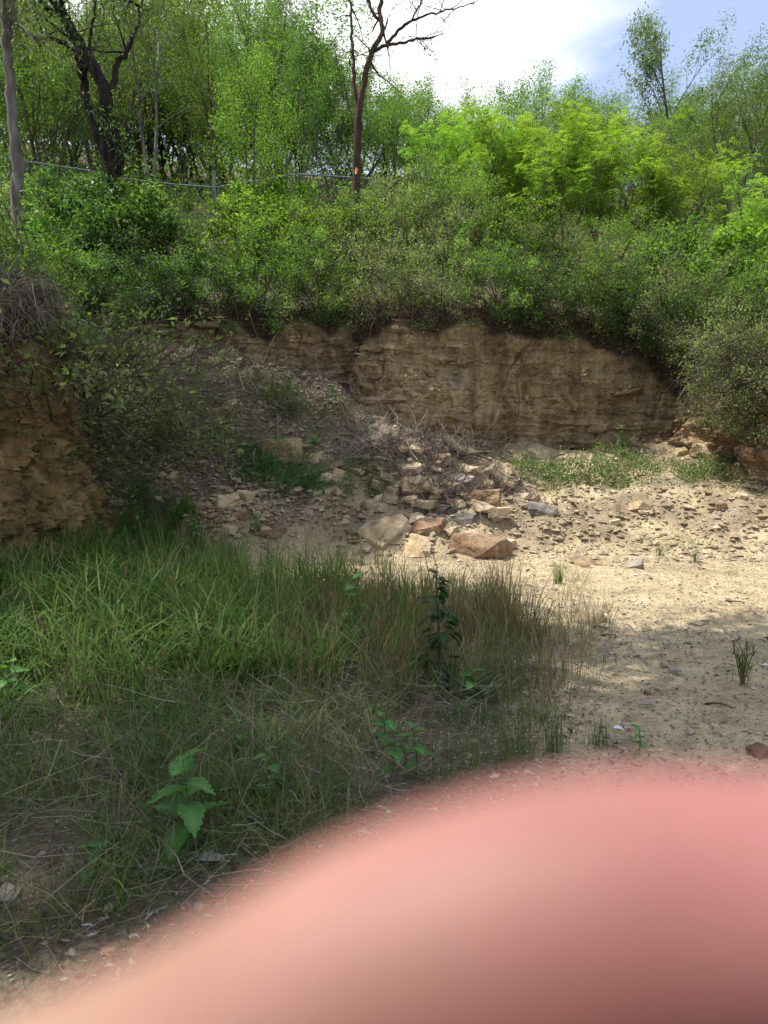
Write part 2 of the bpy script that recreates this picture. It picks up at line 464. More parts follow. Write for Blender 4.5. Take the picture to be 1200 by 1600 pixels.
M_l_lite = leaf_mat('yellow green leaves', [(0.0, (0.045, 0.095, 0.015)), (0.5, (0.115, 0.205, 0.032)), (1.0, (0.225, 0.330, 0.070))], 0.52, 0.3, 0.18)
M_l_grey = leaf_mat('grey green leaves', [(0.0, (0.045, 0.068, 0.026)), (0.5, (0.140, 0.180, 0.075)), (1.0, (0.320, 0.355, 0.200))], 0.45, 0.3, 0.2)
M_l_gum = leaf_mat('gum leaves', [(0.0, (0.034, 0.060, 0.018)), (0.5, (0.085, 0.138, 0.038)), (1.0, (0.210, 0.275, 0.100))], 0.45, 0.45, 0.2)
M_b_grey = bark_mat('pale grey bark', (0.07, 0.062, 0.058), (0.20, 0.185, 0.175), (0.33, 0.31, 0.30))
M_b_backlit = bark_mat('backlit dark bark', (0.008, 0.007, 0.006), (0.035, 0.028, 0.024), (0.07, 0.055, 0.045))  # near black colour stands in for the trunk being seen against the light
M_b_red = bark_mat('orange brown bark', (0.020, 0.015, 0.012), (0.080, 0.050, 0.034), (0.22, 0.13, 0.08))
M_b_twig = bark_mat('grey brown bark', (0.05, 0.04, 0.03), (0.13, 0.105, 0.08), (0.21, 0.18, 0.15))
M_steel = simple_mat('galvanised steel', (0.22, 0.25, 0.28), 0.45, 0.6, 0.5, (30.0, (0.12, 0.14, 0.16)))
M_wire = simple_mat('fence wire', (0.20, 0.21, 0.21), 0.5, 0.5)
M_white = simple_mat('white plastic film', (0.66, 0.66, 0.66), 0.35, 0, 0.5)
M_orange = simple_mat('orange plastic tape', (0.85, 0.28, 0.04), 0.5)

# ------------------------------------------------------------------ ground
WL = [(-6.5, -4), (-5.6, 2.5), (-5.0, 4.6), (-4.45, 6.4), (-3.98, 7.7), (-3.80, 8.5), (-4.02, 9.3), (-4.55, 10.0), (-5.1, 11.2), (-5.6, 12.6), (-5.5, 13.9)]
WB = [(-5.5, 13.9), (-3.8, 13.95), (-1.4, 14.15), (-0.62, 14.2), (-0.42, 13.8), (1.0, 13.95), (2.5, 14.25), (3.8, 14.2), (4.7, 13.95), (5.25, 13.4)]
WR = [(5.25, 13.4), (5.5, 12.7), (5.75, 12.0), (6.4, 11.0), (7.6, 9.2), (9.0, 5.5), (10, -4)]
WALL = np.array(WL + WB[1:] + WR[1:], float)
POLY = np.concatenate([WALL, [[10, -40], [-6.5, -40]]])

def inside(x, y):
    c = np.zeros(x.shape, bool); n = len(POLY)
    for i in range(n):
        x1, y1 = POLY[i]; x2, y2 = POLY[(i + 1) % n]
        if y1 == y2: continue
        cr = ((y1 > y) != (y2 > y)) & (x < (x2 - x1) * (y - y1) / (y2 - y1) + x1)
        c ^= cr
    return c
def wall_dist(x, y):
    d = np.full(x.shape, 1e9)
    for i in range(len(WALL) - 1):
        a, b = WALL[i], WALL[i + 1]; v = b - a; L = v @ v
        t = np.clip(((x - a[0]) * v[0] + (y - a[1]) * v[1]) / L, 0, 1)
        d = np.minimum(d, np.hypot(x - a[0] - t * v[0], y - a[1] - t * v[1]))
    return d
def sstep(t): t = np.clip(t, 0, 1); return t * t * (3 - 2 * t)
def plateau(x, y):
    rim = np.interp(x, [-12, -5, -3, 2.4, 4.7, 5.5, 8], [3.85, 3.75, 3.62, 3.58, 3.25, 2.85, 2.75])
    rim = rim - 0.75 * sstep((12.0 - y) / 4.0) * sstep((0 - x) / 3)
    up = np.interp(y, [14.2, 21.5, 32, 46, 70, 400], [0, 3.6, 7.4, 13.0, 17.0, 18.0])
    side = 0.10 * np.maximum(0, -x - 6) - 0.0 * x
    return rim + up + np.minimum(side, 1.5) + 0.12 * fbm(x * .7, y * .7, 1.0, 3)
def pit(x, y):
    Hb = np.interp(x, [-8, -4.2, -3.2, -2, -1, -0.3, 0.5, 1.5, 3, 4.5, 5.5, 6.5], [3.3, 3.25, 3.05, 2.7, 2.35, 1.9, 1.5, 1.32, 1.2, 1.3, 1.5, 1.7])
    Yt = np.interp(x, [-8, -4, -3, -2, -1, 0, 1.2, 2, 3.5, 5, 6, 8], [7.5, 8.0, 8.6, 9.2, 9.5, 9.4, 9.4, 9.9, 9.8, 9.4, 8.6, 7.5])
    t = np.clip((y - Yt) / (13.9 - Yt), 0, 1.15)
    z = Hb * (0.75 * t + 0.25 * sstep(t))
    m = np.exp(-(((x - 0.6) / 1.15) ** 2 + ((y - 11.7) / 1.0) ** 2)) * 0.62
    m += np.exp(-(((x + 1.7) / 0.7) ** 2 + ((y - 10.0) / 0.5) ** 2)) * 0.22
    m += np.exp(-(((x - 2.0) / 0.7) ** 2 + ((y - 10.6) / 0.4) ** 2)) * 0.18
    z = z + m * sstep(t * 6)
    rough = sstep(t * 7) * (1 - .5 * sstep((x - .5) / 1.5))
    z = z + rough * (0.19 * fbm(x * 1.4, y * 1.4, 5.0, 3) + 0.10 * fbm(x * 4.5, y * 4.5, 2.0, 4))
    z = z + 0.035 * fbm(x * .8, y * .8, 3.0, 3) + 0.014 * fbm(x * 6, y * 6, 7.0, 4, .6)
    # earth banked against the left wall
    d = np.interp(y, [2, 6, 8, 9], [0.0, 0.25, 0.35, 0.0])
    lx = np.interp(y, [w_[1] for w_ in WL], [w_[0] for w_ in WL])
    z = z + d * np.exp(-np.maximum(0, x - lx) / 0.5)
    return z
def ground_z(x, y):
    x = np.asarray(x, float); y = np.asarray(y, float)
    x, y = np.broadcast_arrays(x, y)
    ins = inside(x, y); d = wall_dist(x, y)
    k = np.where(ins, 0.0, sstep((d - 0.10) / 0.35))
    return pit(x, y) * (1 - k) + plateau(x, y) * k
def gz(x, y): return float(ground_z(np.array([x]), np.array([y]))[0])

def axis(a, b, fine, lo, hi, grow=1.12):
    c = list(np.arange(lo, hi + 1e-6, fine))
    s = fine; v = hi
    while v < b: s *= grow; v += s; c.append(v)
    s = fine; v = lo
    while v > a: s *= grow; v -= s; c.insert(0, v)
    return np.array(c)
gx = axis(-140, 140, 0.062, -6.5, 7.0); gy = axis(-60, 260, 0.062, 2.0, 14.6)
GX, GY = np.meshgrid(gx, gy)
GZ = ground_z(GX.ravel(), GY.ravel()).reshape(GX.shape)
ny, nx = GX.shape
i = np.arange(ny - 1)[:, None] * nx; j = np.arange(nx - 1)[None, :]
F = np.stack([i + j, i + j + 1, i + nx + j + 1, i + nx + j], -1).reshape(-1, 4)
ins = inside(GX.ravel(), GY.ravel())
fx, fy = GX.ravel(), GY.ravel()
Yt_ = np.interp(fx, [-8, -4, -3, -2, -1, 0, 1.2, 2, 3.5, 5, 6, 8], [7.5, 8.0, 8.6, 9.2, 9.5, 9.4, 9.4, 9.9, 9.8, 9.4, 8.6, 7.5])
tt = (fy - Yt_) / (13.9 - Yt_)
litter = sstep((-0.1 - fx + 0.5 * fbm(fx, fy, 0, 3)) / 1.3) * sstep(tt * 3) + sstep((0.9 - fx + .6 * fbm(fx * .8, fy * .8, 4, 3)) / 1.0) * sstep((7.6 - fy) / 1.0) * .9
litter = litter + .55 * sstep(tt * 6) * sstep((fbm(fx * 1.6, fy * 1.6, 6, 4) + .15) / .5)
litter = np.where(ins, np.clip(litter, 0, 1), 1.0)
gm = mesh_np('ground', np.stack([fx, fy, GZ.ravel()], 1), None, F, {'litter': litter}, True)

m, t = new_mat('sandy quarry ground')
out = N(t, 'ShaderNodeOutputMaterial'); p = N(t, 'ShaderNodeBsdfPrincipled')
p.inputs['Roughness'].default_value = 0.95; p.inputs['Specular IOR Level'].default_value = 0.1
ge = N(t, 'ShaderNodeNewGeometry')
n1 = N(t, 'ShaderNodeTexNoise'); n1.inputs['Scale'].default_value = 1.3; n1.inputs['Detail'].default_value = 10; n1.inputs['Roughness'].default_value = 0.65
n2 = N(t, 'ShaderNodeTexNoise'); n2.inputs['Scale'].default_value = 38; n2.inputs['Detail'].default_value = 6; n2.inputs['Roughness'].default_value = 0.7
n3 = N(t, 'ShaderNodeTexVoronoi'); n3.inputs['Scale'].default_value = 55
for n_ in (n1, n2, n3): t.links.new(ge.outputs['Position'], n_.inputs['Vector'])
r1 = ramp(t, [(0.30, (0.22, 0.185, 0.13)), (0.45, (0.385, 0.315, 0.20)), (0.58, (0.475, 0.395, 0.26)), (0.72, (0.31, 0.285, 0.235))])
t.links.new(n1.outputs['Fac'], r1.inputs[0])
r2 = ramp(t, [(0.34, (0.36, 0.33, 0.30)), (0.46, (0.95, 0.94, 0.92)), (0.7, (1.16, 1.14, 1.10))]); t.links.new(n2.outputs['Fac'], r2.inputs[0])
c_sand = mixc(t, 0.9, r1.outputs[0], r2.outputs[0], 'MULTIPLY')
n5 = N(t, 'ShaderNodeTexNoise'); n5.inputs['Scale'].default_value = 130; n5.inputs['Detail'].default_value = 3; n5.inputs['Roughness'].default_value = .7
n6 = N(t, 'ShaderNodeTexNoise'); n6.inputs['Scale'].default_value = 5.5; n6.inputs['Detail'].default_value = 7; n6.inputs['Roughness'].default_value = .7
for n_ in (n5, n6): t.links.new(ge.outputs['Position'], n_.inputs['Vector'])
r5 = ramp(t, [(0.36, (0.42, 0.39, 0.36)), (0.47, (1, 1, 1)), (0.68, (1.12, 1.10, 1.06))]); t.links.new(n5.outputs['Fac'], r5.inputs[0])
r6 = ramp(t, [(0.36, (0.62, 0.60, 0.57)), (0.5, (1, 1, 1)), (0.66, (1.1, 1.08, 1.04))]); t.links.new(n6.outputs['Fac'], r6.inputs[0])
c_sand = mixc(t, .8, c_sand, r5.outputs[0], 'MULTIPLY'); c_sand = mixc(t, .8, c_sand, r6.outputs[0], 'MULTIPLY')
r4 = ramp(t, [(0.32, (0.055, 0.042, 0.030)), (0.5, (0.13, 0.10, 0.072)), (0.66, (0.22, 0.175, 0.125))]); t.links.new(n2.outputs['Fac'], r4.inputs[0])
la = N(t, 'ShaderNodeAttribute', attribute_name='litter')
col_ = mixc(t, la.outputs['Fac'], c_sand, r4.outputs[0])
t.links.new(col_, p.inputs['Base Color'])
b1 = N(t, 'ShaderNodeBump'); b1.inputs['Strength'].default_value = 0.7; b1.inputs['Distance'].default_value = 0.02
b2 = N(t, 'ShaderNodeBump'); b2.inputs['Strength'].default_value = 0.5; b2.inputs['Distance'].default_value = 0.008
t.links.new(n2.outputs['Fac'], b1.inputs['Height']); t.links.new(n3.outputs['Distance'], b2.inputs['Height'])
t.links.new(b1.outputs[0], b2.inputs['Normal']); t.links.new(b2.outputs[0], p.inputs['Normal'])
t.links.new(p.outputs[0], out.inputs[0])
ground = tag(obj('ground', gm, m), kind='structure')
ground['label'] = 'pale sandy quarry floor rising into a scrub covered hillside'

# ------------------------------------------------------------------ cut walls
def resample(P, step):
    P = np.asarray(P, float); d = np.r_[0, np.cumsum(np.linalg.norm(np.diff(P, axis=0), axis=1))]
    n = int(d[-1] / step) + 1; s = np.linspace(0, d[-1], n)
    Q = np.stack([np.interp(s, d, P[:, k]) for k in range(2)], 1)
    # round the corners a little
    for _ in range(6): Q[1:-1] = .25 * Q[:-2] + .5 * Q[1:-1] + .25 * Q[2:]
    return Q, s
def cut_wall(name, line, mat, step, rows, batter, rough, strat, seed, label, crack=.06, rill=.0):
    """earth or rock wall standing on the line, curling back under the plateau at its top"""
    Q, s = resample(line, step)
    T = np.gradient(Q, axis=0); T /= np.linalg.norm(T, axis=1)[:, None]
    Nn = np.stack([T[:, 1], -T[:, 0]], 1)          # towards the pit
    zb = pit(Q[:, 0] + Nn[:, 0] * .1, Q[:, 1] + Nn[:, 1] * .1) - 0.35
    O = Q - Nn * 0.55
    zt = plateau(O[:, 0], O[:, 1]) + 0.02
    vs = np.linspace(0, 1, rows)
    pts, soil_shade = [], []
    for v in vs:
        z = zb + (zt - zb) * v
        off = batter * (0.5 - v)
        x = Q[:, 0] + Nn[:, 0] * off; y = Q[:, 1] + Nn[:, 1] * off
        bed = z + s * 0.035 + .10 * fbm(s * .7, z * .9, seed + 8, 3)
        d = rough * (0.55 * fbm(s * .9, z * .9, seed, 4) + 0.30 * fbm(s * 4, z * 4, seed + 4, 4))
        st = vnoise(s * .7 + seed, np.floor(bed * 9) * 3.7, seed) * strat + vnoise(s * 1.8, np.floor(bed * 21) * 1.7, seed + 2) * strat * .45
        d = d + st
        cr = np.abs(vnoise(s * 1.3 + 0.5 * vnoise(s * 3, z * 3, seed), z * .45, seed + 6)); d = d - crack * (1 - sstep(cr / .07))
        ws, wz = s + .18 * fbm(s * 2, z * 2, seed, 3), z + .25 * fbm(s * 2, z * 2, seed + 3, 3)
        for a_, b_, g_ in ((3.2, .35, .45), (7.5, 1.4, .35)): d = d + rill * g_ * vnoise(np.floor(ws * a_) * 3.7, np.floor(wz * b_ + 2.0 * vnoise(np.floor(ws * a_) * 1.3, 0, seed)) * 2.9, seed)
        rg = lambda a_, b_, q: 1 - 2 * np.abs(vnoise(s * a_ + q, z * b_, seed + q))
        d = d + rill * (.55 * rg(1.7, .8, 1) + .5 * rg(4.3, 2.6, 2) + .42 * rg(9, 6, 3) + .32 * rg(19, 13, 4)) - rill * .3
        soil_shade.append(sstep((z - (zt - 0.52 - .22 * fbm(s * 1.5, s * .3, seed, 3))) / .16))  # soil layer at the lip, thickened to carry the overhang's shade
        d = d - 0.25 * sstep((v - 0.93) / 0.07)
        pts.append(np.stack([x + Nn[:, 0] * d, y + Nn[:, 1] * d, z], 1))
    for back, dz in ((0.45, -0.01), (0.9, -0.06), (1.4, -0.25)):
        x = Q[:, 0] - Nn[:, 0] * back; y = Q[:, 1] - Nn[:, 1] * back
        pts.append(np.stack([x, y, plateau(x, y) + dz], 1)); soil_shade.append(np.ones(len(x)))
    P = np.stack(pts, 0); nr, nc, _ = P.shape
    i = np.arange(nr - 1)[:, None] * nc; j = np.arange(nc - 1)[None, :]
    F = np.stack([i + j, i + j + 1, i + nc + j + 1, i + nc + j], -1).reshape(-1, 4)
    o = obj(name, mesh_np(name, P.reshape(-1, 3), None, F, {'topsoil_shade': np.stack(soil_shade, 0).ravel()}, False), mat)
    tag(o, label, None, None, 'structure')
    return o, Q, s, Nn, zb, zt
face, fQ, fs, fN, fzb, fzt = cut_wall('quarry_face', WB, M_face, 0.032, 90, 0.22, 0.17, 0.045, 11.0, 'layered brown rock face across the back of the pit', .06, .045)
bank, bQ, bs, bN, bzb, bzt = cut_wall('clay_bank', WL, M_clay, 0.024, 130, 1.0, 0.30, 0.02, 31.0, 'ochre clay bank at the edge of the pit beside the tall grass', .06, .15)
rbank, rQ, rs, rN, rzb, rzt = cut_wall('reddish_bank', WR, M_red, 0.04, 70, 0.5, 0.36, 0.07, 51.0, 'reddish broken bank with roots at the end of the rock face', .12, .09)

def slab_mesh(seed, nside=9):
    r = np.random.default_rng(seed)
    th = np.sort(r.random(nside) * .5 + np.arange(nside)) / nside * 2 * math.pi
    c, s_ = np.cos(th), np.sin(th)
    # superellipse outline 1 x 1, front towards -y
    x = np.sign(c) * np.abs(c) ** .8 * .5 * r.uniform(.75, 1, nside); z = np.sign(s_) * np.abs(s_) ** .7 * .5 * r.uniform(.6, 1, nside)
    back = np.stack([x, np.full(nside, .5), z], 1)
    mid = np.stack([x * 1.0, -.30 + .25 * r.random(nside), z], 1)
    fr = np.stack([x * .86, -.5 + .22 * r.random(nside), z * .80], 1)
    ctr = np.array([[0, -.47, 0.05]])
    V = np.concatenate([back, mid, fr, ctr])
    k = np.arange(nside); k1 = (k + 1) % nside
    F4 = np.concatenate([np.stack([k, k1, nside + k1, nside + k], 1), np.stack([nside + k, nside + k1, 2*nside + k1, 2*nside + k], 1)])
    F3 = np.stack([2*nside + k, 2*nside + k1, np.full(nside, 3*nside)], 1)
    return mesh_np('rock_slab', V, F3, F4)
SLABS = [slab_mesh(100 + k, 8 + k % 3) for k in range(10)]
for s_ in SLABS: s_.materials.append(M_slab)
n_sl = 0
for row in range(16):
    s0 = rng.uniform(0, .4)
    while s0 < fs[-1] - .3 and n_sl < 240:
        L = rng.uniform(.22, .95) * (1.2 if row % 3 else .8)
        sm = s0 + L / 2; k = min(int(sm / fs[-1] * (len(fs) - 1)), len(fs) - 1)
        x, y = fQ[k]
        z = 1.15 + row * 0.145 + rng.normal(0, .02) - sm * 0.035 + 0.25
        top = fzt[k] - 0.22
        gap = rng.random()
        s0 += L * rng.uniform(.98, 1.15) + (0.5 if gap < .18 else 0)
        smooth_zone = x > 3.4
        if z > top or z < pit(np.array([x]), np.array([y - .1]))[0] - 0.05 or rng.random() < (0.86 if smooth_zone else 0.5): continue
        th = rng.uniform(.06, .24)
        v = (z - fzb[k]) / (fzt[k] - fzb[k]); off = 0.22 * (0.5 - v)
        ang = math.atan2(fN[k][1], fN[k][0]) + math.pi / 2
        d = off + rng.uniform(-.09, .005)
        o = obj('rock_slab', SLABS[rng.integers(10)], None, face, (x + fN[k][0] * d, y + fN[k][1] * d, z),
                (rng.normal(0, .12), -0.05 + rng.normal(0, .17), ang + rng.normal(0, .16)), (L, rng.uniform(.16, .30), th))
        n_sl += 1

# ------------------------------------------------------------------ rocks and stones
def rock_mesh(name, seed, dims=(1, 1, 1), ncut=11, cuts=4, noise=.03, strata=0.0):
    """a block split along planes, roughened, bedded"""
    r = np.random.default_rng(seed)
    bm = bmesh.new(); bmesh.ops.create_cube(bm, size=1)
    for v in bm.verts: v.co = Vector([c * r.uniform(.78, 1.0) for c in v.co])
    for k in range(ncut):
        n_ = Vector(unit(r.normal(size=3) * np.array([1, 1, .75])))
        ext = sum(abs(c) for c in n_) * .5
        bmesh.ops.bisect_plane(bm, geom=bm.verts[:] + bm.edges[:] + bm.faces[:], plane_co=n_ * ext * r.uniform(.40, .74), plane_no=n_, clear_outer=True)
        bmesh.ops.holes_fill(bm, edges=[e for e in bm.edges if e.is_boundary], sides=0)
    for v in bm.verts: v.co = Vector((v.co.x * dims[0], v.co.y * dims[1], v.co.z * dims[2]))
    bmesh.ops.remove_doubles(bm, verts=bm.verts[:], dist=min(dims) * .02)
    bmesh.ops.triangulate(bm, faces=bm.faces[:])
    if cuts:
        for _ in range(cuts):
            lng = [e for e in bm.edges if e.calc_length() > max(dims) * .075]
            if not lng: break
            bmesh.ops.subdivide_edges(bm, edges=lng, cuts=1)
            bmesh.ops.triangulate(bm, faces=bm.faces[:])
        bmesh.ops.recalc_face_normals(bm, faces=bm.faces[:]); bm.normal_update()
        co = np.array([v.co for v in bm.verts]); no = np.array([v.normal for v in bm.verts])
        sc = 4.0 / max(dims)
        d = noise * max(dims) * (fbm(co[:, 0] * sc, co[:, 1] * sc, co[:, 2] * sc + seed, 5, .6))
        tl = r.normal(0, .35)
        if strata:
            d = d + strata * max(dims) * vnoise(co[:, 0] * sc * .3, np.floor((co[:, 2] + tl * co[:, 0]) / max(dims) * 10) * 2.3, seed)
        for v, a, n_, dd in zip(bm.verts, co, no, d): v.co = a + n_ * dd
    bmesh.ops.recalc_face_normals(bm, faces=bm.faces[:])
    me = bpy.data.meshes.new(name); bm.to_mesh(me); bm.free()
    return me

def ray_ground(px, py):
    """where the view ray of a photo pixel meets the ground"""
    ys = np.linspace(1.5, 13.7, 500)
    pts = [at(px, py, y) for y in ys]
    zg = ground_z(np.array([q.x for q in pts]), ys)
    for q, g in zip(pts, zg):
        if q.z <= g: return Vector((q.x, q.y, float(g)))
    return pts[-1]

ROCKS = [  # px, py of centre, width px, height px, depth ratio, material, strata, label
    (602, 818, 95, 60, .8, M_rock, .02, 'large pale pitted boulder at the lower edge of the rock pile beside the creeper'),
    (650, 851, 78, 44, .9, M_rock, .0, 'squarish whitish boulder behind the tall dry grass'),
    (663, 818, 70, 34, .9, M_rock_o, .02, 'flat orange edged rock with a dark smooth patch on it'),
    (752, 842, 105, 58, .8, M_rock_o, .03, 'broad reddish brown slab leaning at the foot of the rock pile'),
    (646, 748, 46, 48, .9, M_rock, .0, 'blocky pale yellow rock standing near the middle of the pile'),
    (614, 762, 46, 40, .9, M_rock, .0, 'rounded cream rock touching the blocky yellow one'),
    (584, 746, 22, 42, .7, M_rock_o, .0, 'narrow upright orange stone between brush and creeper'),
    (528, 736, 26, 34, .8, M_rock, .0, 'small whitish upright stone above the creeper patch'),
    (712, 745, 60, 38, .8, M_rock_g, .02, 'dark grey angular rock under the dry brush heap'),
    (756, 770, 70, 56, .6, M_rock_o, .03, 'sunlit tan slab sloping towards the floor beside the dark grey rock'),
    (748, 748, 56, 30, .7, M_rock, .03, 'pale tan slab lying on top of the sloping slab'),
    (688, 712, 40, 34, .9, M_rock, .0, 'pale crumbling rock just below the driftwood stump'),
    (680, 728, 34, 26, .9, M_rock, .0, 'small yellow rock in the dry brush under the stump'),
    (722, 806, 50, 34, .9, M_rock_g, .0, 'grey rounded rock between the two lowest slabs'),
    (690, 790, 40, 26, .9, M_rock_g, .0, 'low brownish grey rock above the orange edged one'),
    (850, 790, 62, 30, .8, M_rock_g, .05, 'thin bedded dark outcrop at the right end of the rock pile'),
    (340, 640, 62, 34, .8, M_slab, .03, 'flat squarish block stuck out of the shaded debris slope'),
    (440, 690, 74, 60, .7, M_slab, .03, 'big brown layered block at the foot of the shaded face'),
    (497, 712, 34, 30, .8, M_rock, .0, 'brown block below the layered block at the shade edge'),
    (175, 662, 40, 30, .9, M_clay, .0, 'brown clod under arching roots on the shaded slope'),
    (310, 790, 40, 40, .8, M_rock_o, .0, 'ochre upright rock at the left end of the rubble heap'),
    (352, 776, 48, 42, .8, M_rock, .03, 'grey tan rock on top of the rubble heap'),
    (384, 770, 34, 34, .8, M_rock, .0, 'cream rock beside the top rock of the rubble heap'),
    (370, 800, 40, 28, .9, M_rock_o, .0, 'rusty rock in the middle of the rubble heap'),
    (352, 822, 36, 26, .9, M_rock, .0, 'whitish rock at the front of the rubble heap'),
    (425, 832, 56, 24, .9, M_rock_o, .02, 'flat reddish rock at the right of the rubble heap'),
    (1004, 790, 38, 26, .9, M_rock, .0, 'pale yellow rock on the slope below the weeds'),
    (1128, 787, 24, 22, .9, M_rock_o, .0, 'bright orange rock on the slope by the weeds'),
    (1112, 696, 60, 44, .8, M_rock, .02, 'broken tan rock at the base of the reddish bank'),
    (1150, 690, 50, 36, .8, M_rock_o, .0, 'rust red rock in the reddish bank'),
    (1180, 700, 46, 60, .8, M_rock_g, .02, 'tall grey white rock under the hanging shrub'),
    (1065, 702, 36, 18, .8, M_rock, .0, 'low pale stone where the face meets the reddish bank'),
    (930, 968, 62, 12, 2.2, M_rock, .03, 'flat yellowish outcrop flush with the sandy floor'),
    (1092, 972, 28, 12, 1.2, M_rock, .0, 'wedge of pale stone on the sunlit floor'),
    (1014, 1083, 20, 14, 1.0, M_rock_o, .0, 'orange brown stone lying alone in the shade'),
    (1190, 1171, 40, 32, 1.0, M_rock_o, .0, 'salmon orange stone at the edge of the floor near the finger'),
    (1122, 1125, 40, 12, 1.3, M_rock, .0, 'flat tan flake with dead leaves on the shaded floor'),
    (995, 880, 38, 16, 1.0, M_rock_g, .0, 'dark grey stone at the back edge of the sandy floor'),
    (925, 884, 60, 10, 1.6, M_rock_o, .02, 'flat pinkish slab in the floor behind the grass tuft'),
    (1140, 1072 - 135, 12, 9, 1.0, M_rock_g, .0, 'black pebble sized stone on the sunlit floor'),
    (10, 1395, 46, 60, 1.0, M_rock_g, .0, 'mossy grey rock in the dry grass at the corner'),
]
for k, (px, py, wpx, hpx, dep, mt, st, lab) in enumerate(ROCKS):
    g = ray_ground(px, py + hpx * .42)
    s_ = g.y / 1200.0
    W, H = wpx * s_ * .80, hpx * s_ * .70
    me = rock_mesh('rock', 200 + k, (W * 1.12, W * dep * 1.0, H * 1.05), 9, 4, .030, min(.022, max(st, .010)))
    o = obj('rock', me, mt, None, (g.x, g.y + W * dep * .25, g.z + H * .16), (0, 0, 0))
    o.rotation_euler = (rng.normal(0, .2), rng.normal(0, .22), rng.normal(0, .5)) if mt is not M_slab else (.05, -.06, .1)
    tag(o, lab, 'rock', 'rocks of the quarry')

STONES = [rock_mesh('stone', 400 + k, (1, rng.uniform(.5, 1), rng.uniform(.18, .5)), 6, 1, .03) for k in range(12)]
for s_ in STONES: s_.materials.append(M_stone)
def scatter_stone(x, y, s, label, group):
    o = obj('stone', STONES[rng.integers(12)], None, None, (x, y, gz(x, y) + s * .12), tuple(rng.uniform(-.4, .4, 2)) + (rng.uniform(0, 6.3),), s)
    tag(o, label, 'stone', group)
n = 0
while n < 150:
    px, py = rng.normal(665, 75), rng.normal(770, 45)
    g = ray_ground(px, py)
    scatter_stone(g.x, g.y, rng.choice([.12, .17, .23, .31, .40], p=[.22, .3, .26, .15, .07]), 'small angular stone lying loose in the main rock pile', 'loose stones of the main rock pile'); n += 1
n = 0
while n < 60:
    px, py = rng.normal(370, 45), rng.normal(805, 25)
    g = ray_ground(px, py)
    scatter_stone(g.x, g.y, rng.choice([.06, .10, .15, .2], p=[.3, .35, .25, .1]), 'small broken stone of the shaded rubble heap', 'loose stones of the rubble heap'); n += 1
n = 0
while n < 50:
    px, py = rng.uniform(870, 1200), rng.uniform(730, 880)
    g = ray_ground(px, py)
    scatter_stone(g.x, g.y, rng.choice([.05, .08, .12, .18], p=[.4, .3, .2, .1]), 'small tan stone on the sunlit slope below the weeds', 'stones on the sunlit slope'); n += 1
n = 0
while n < 70:
    px, py = rng.uniform(140, 480), rng.uniform(560, 780)
    g = ray_ground(px, py)
    scatter_stone(g.x, g.y, rng.choice([.07, .11, .16, .24], p=[.35, .35, .2, .1]), 'small brown stone on the shaded debris slope', 'stones on the debris slope'); n += 1

# gravel and crumbs
def pebbles(X, Y, size, tint=None):
    n = len(X); sp = Soup()
    oct_ = np.array([[1, 0, 0], [-1, 0, 0], [0, 1, 0], [0, -1, 0], [0, 0, 1], [0, 0, -1]], float)
    f = np.array([[0, 2, 4], [2, 1, 4], [1, 3, 4], [3, 0, 4], [2, 0, 5], [1, 2, 5], [3, 1, 5], [0, 3, 5]])
    V = oct_[None] * rng.uniform(.45, 1.0, (n, 6, 1)) * size[:, None, None] * np.array([1, 1, .55]) + rng.normal(0, .12, (n, 6, 3)) * size[:, None, None]
    th = rng.uniform(0, 6.3, n); c, s_ = np.cos(th)[:, None], np.sin(th)[:, None]
    x = V[..., 0] * c - V[..., 1] * s_; y = V[..., 0] * s_ + V[..., 1] * c
    V = np.stack([x, y, V[..., 2]], -1)
    Z = ground_z(X, Y)
    V += np.stack([X, Y, Z + size * .15], 1)[:, None, :]
    F = (f[None] + (np.arange(n) * 6)[:, None, None]).reshape(-1, 3)
    t = rng.random(n) if tint is None else tint
    sp.add(V.reshape(-1, 3), F, None, np.repeat(t, 6)); return sp
Xa, Ya = rng.uniform(0.2, 5.2, 14000), 2.6 + 8.0 * rng.random(14000) ** 1.2
Xb, Yb = rng.uniform(-4.8, 6.0, 9000), 8.8 + 4.9 * rng.random(9000) ** .8
Xc, Yc = rng.uniform(-2.5, 1.5, 3000), rng.uniform(2.0, 6.0, 3000)
X, Y = np.r_[Xa, Xb, Xc], np.r_[Ya, Yb, Yc]
sz = np.r_[rng.gamma(1.7, .0045, 14000) + .003, rng.gamma(1.6, .008, 9000) + .005, rng.gamma(2, .004, 3000) + .003]
k = inside(X, Y)
Q_ = np.array([tuple(ray_ground(*p_))[:2] for p_ in np.concatenate([np.stack([rng.uniform(520, 880, 900), rng.uniform(690, 870, 900)], 1), rng.normal((370, 805), (45, 28), (500, 2)), np.stack([rng.uniform(870, 1200, 700), rng.uniform(725, 880, 700)], 1), np.stack([rng.uniform(140, 540, 2200), rng.uniform(545, 820, 2200)], 1)])])
tag(obj('rubble', pebbles(Q_[:, 0], Q_[:, 1], rng.gamma(2.2, .014, len(Q_)) + .015).mesh('rubble'), M_stone), 'broken stone rubble too small to tell apart', kind='stuff')
tag(obj('gravel', pebbles(X[k], Y[k], sz[k]).mesh('gravel'), M_gravel), 'loose pebbles and grit over the quarry floor and scree', kind='stuff')

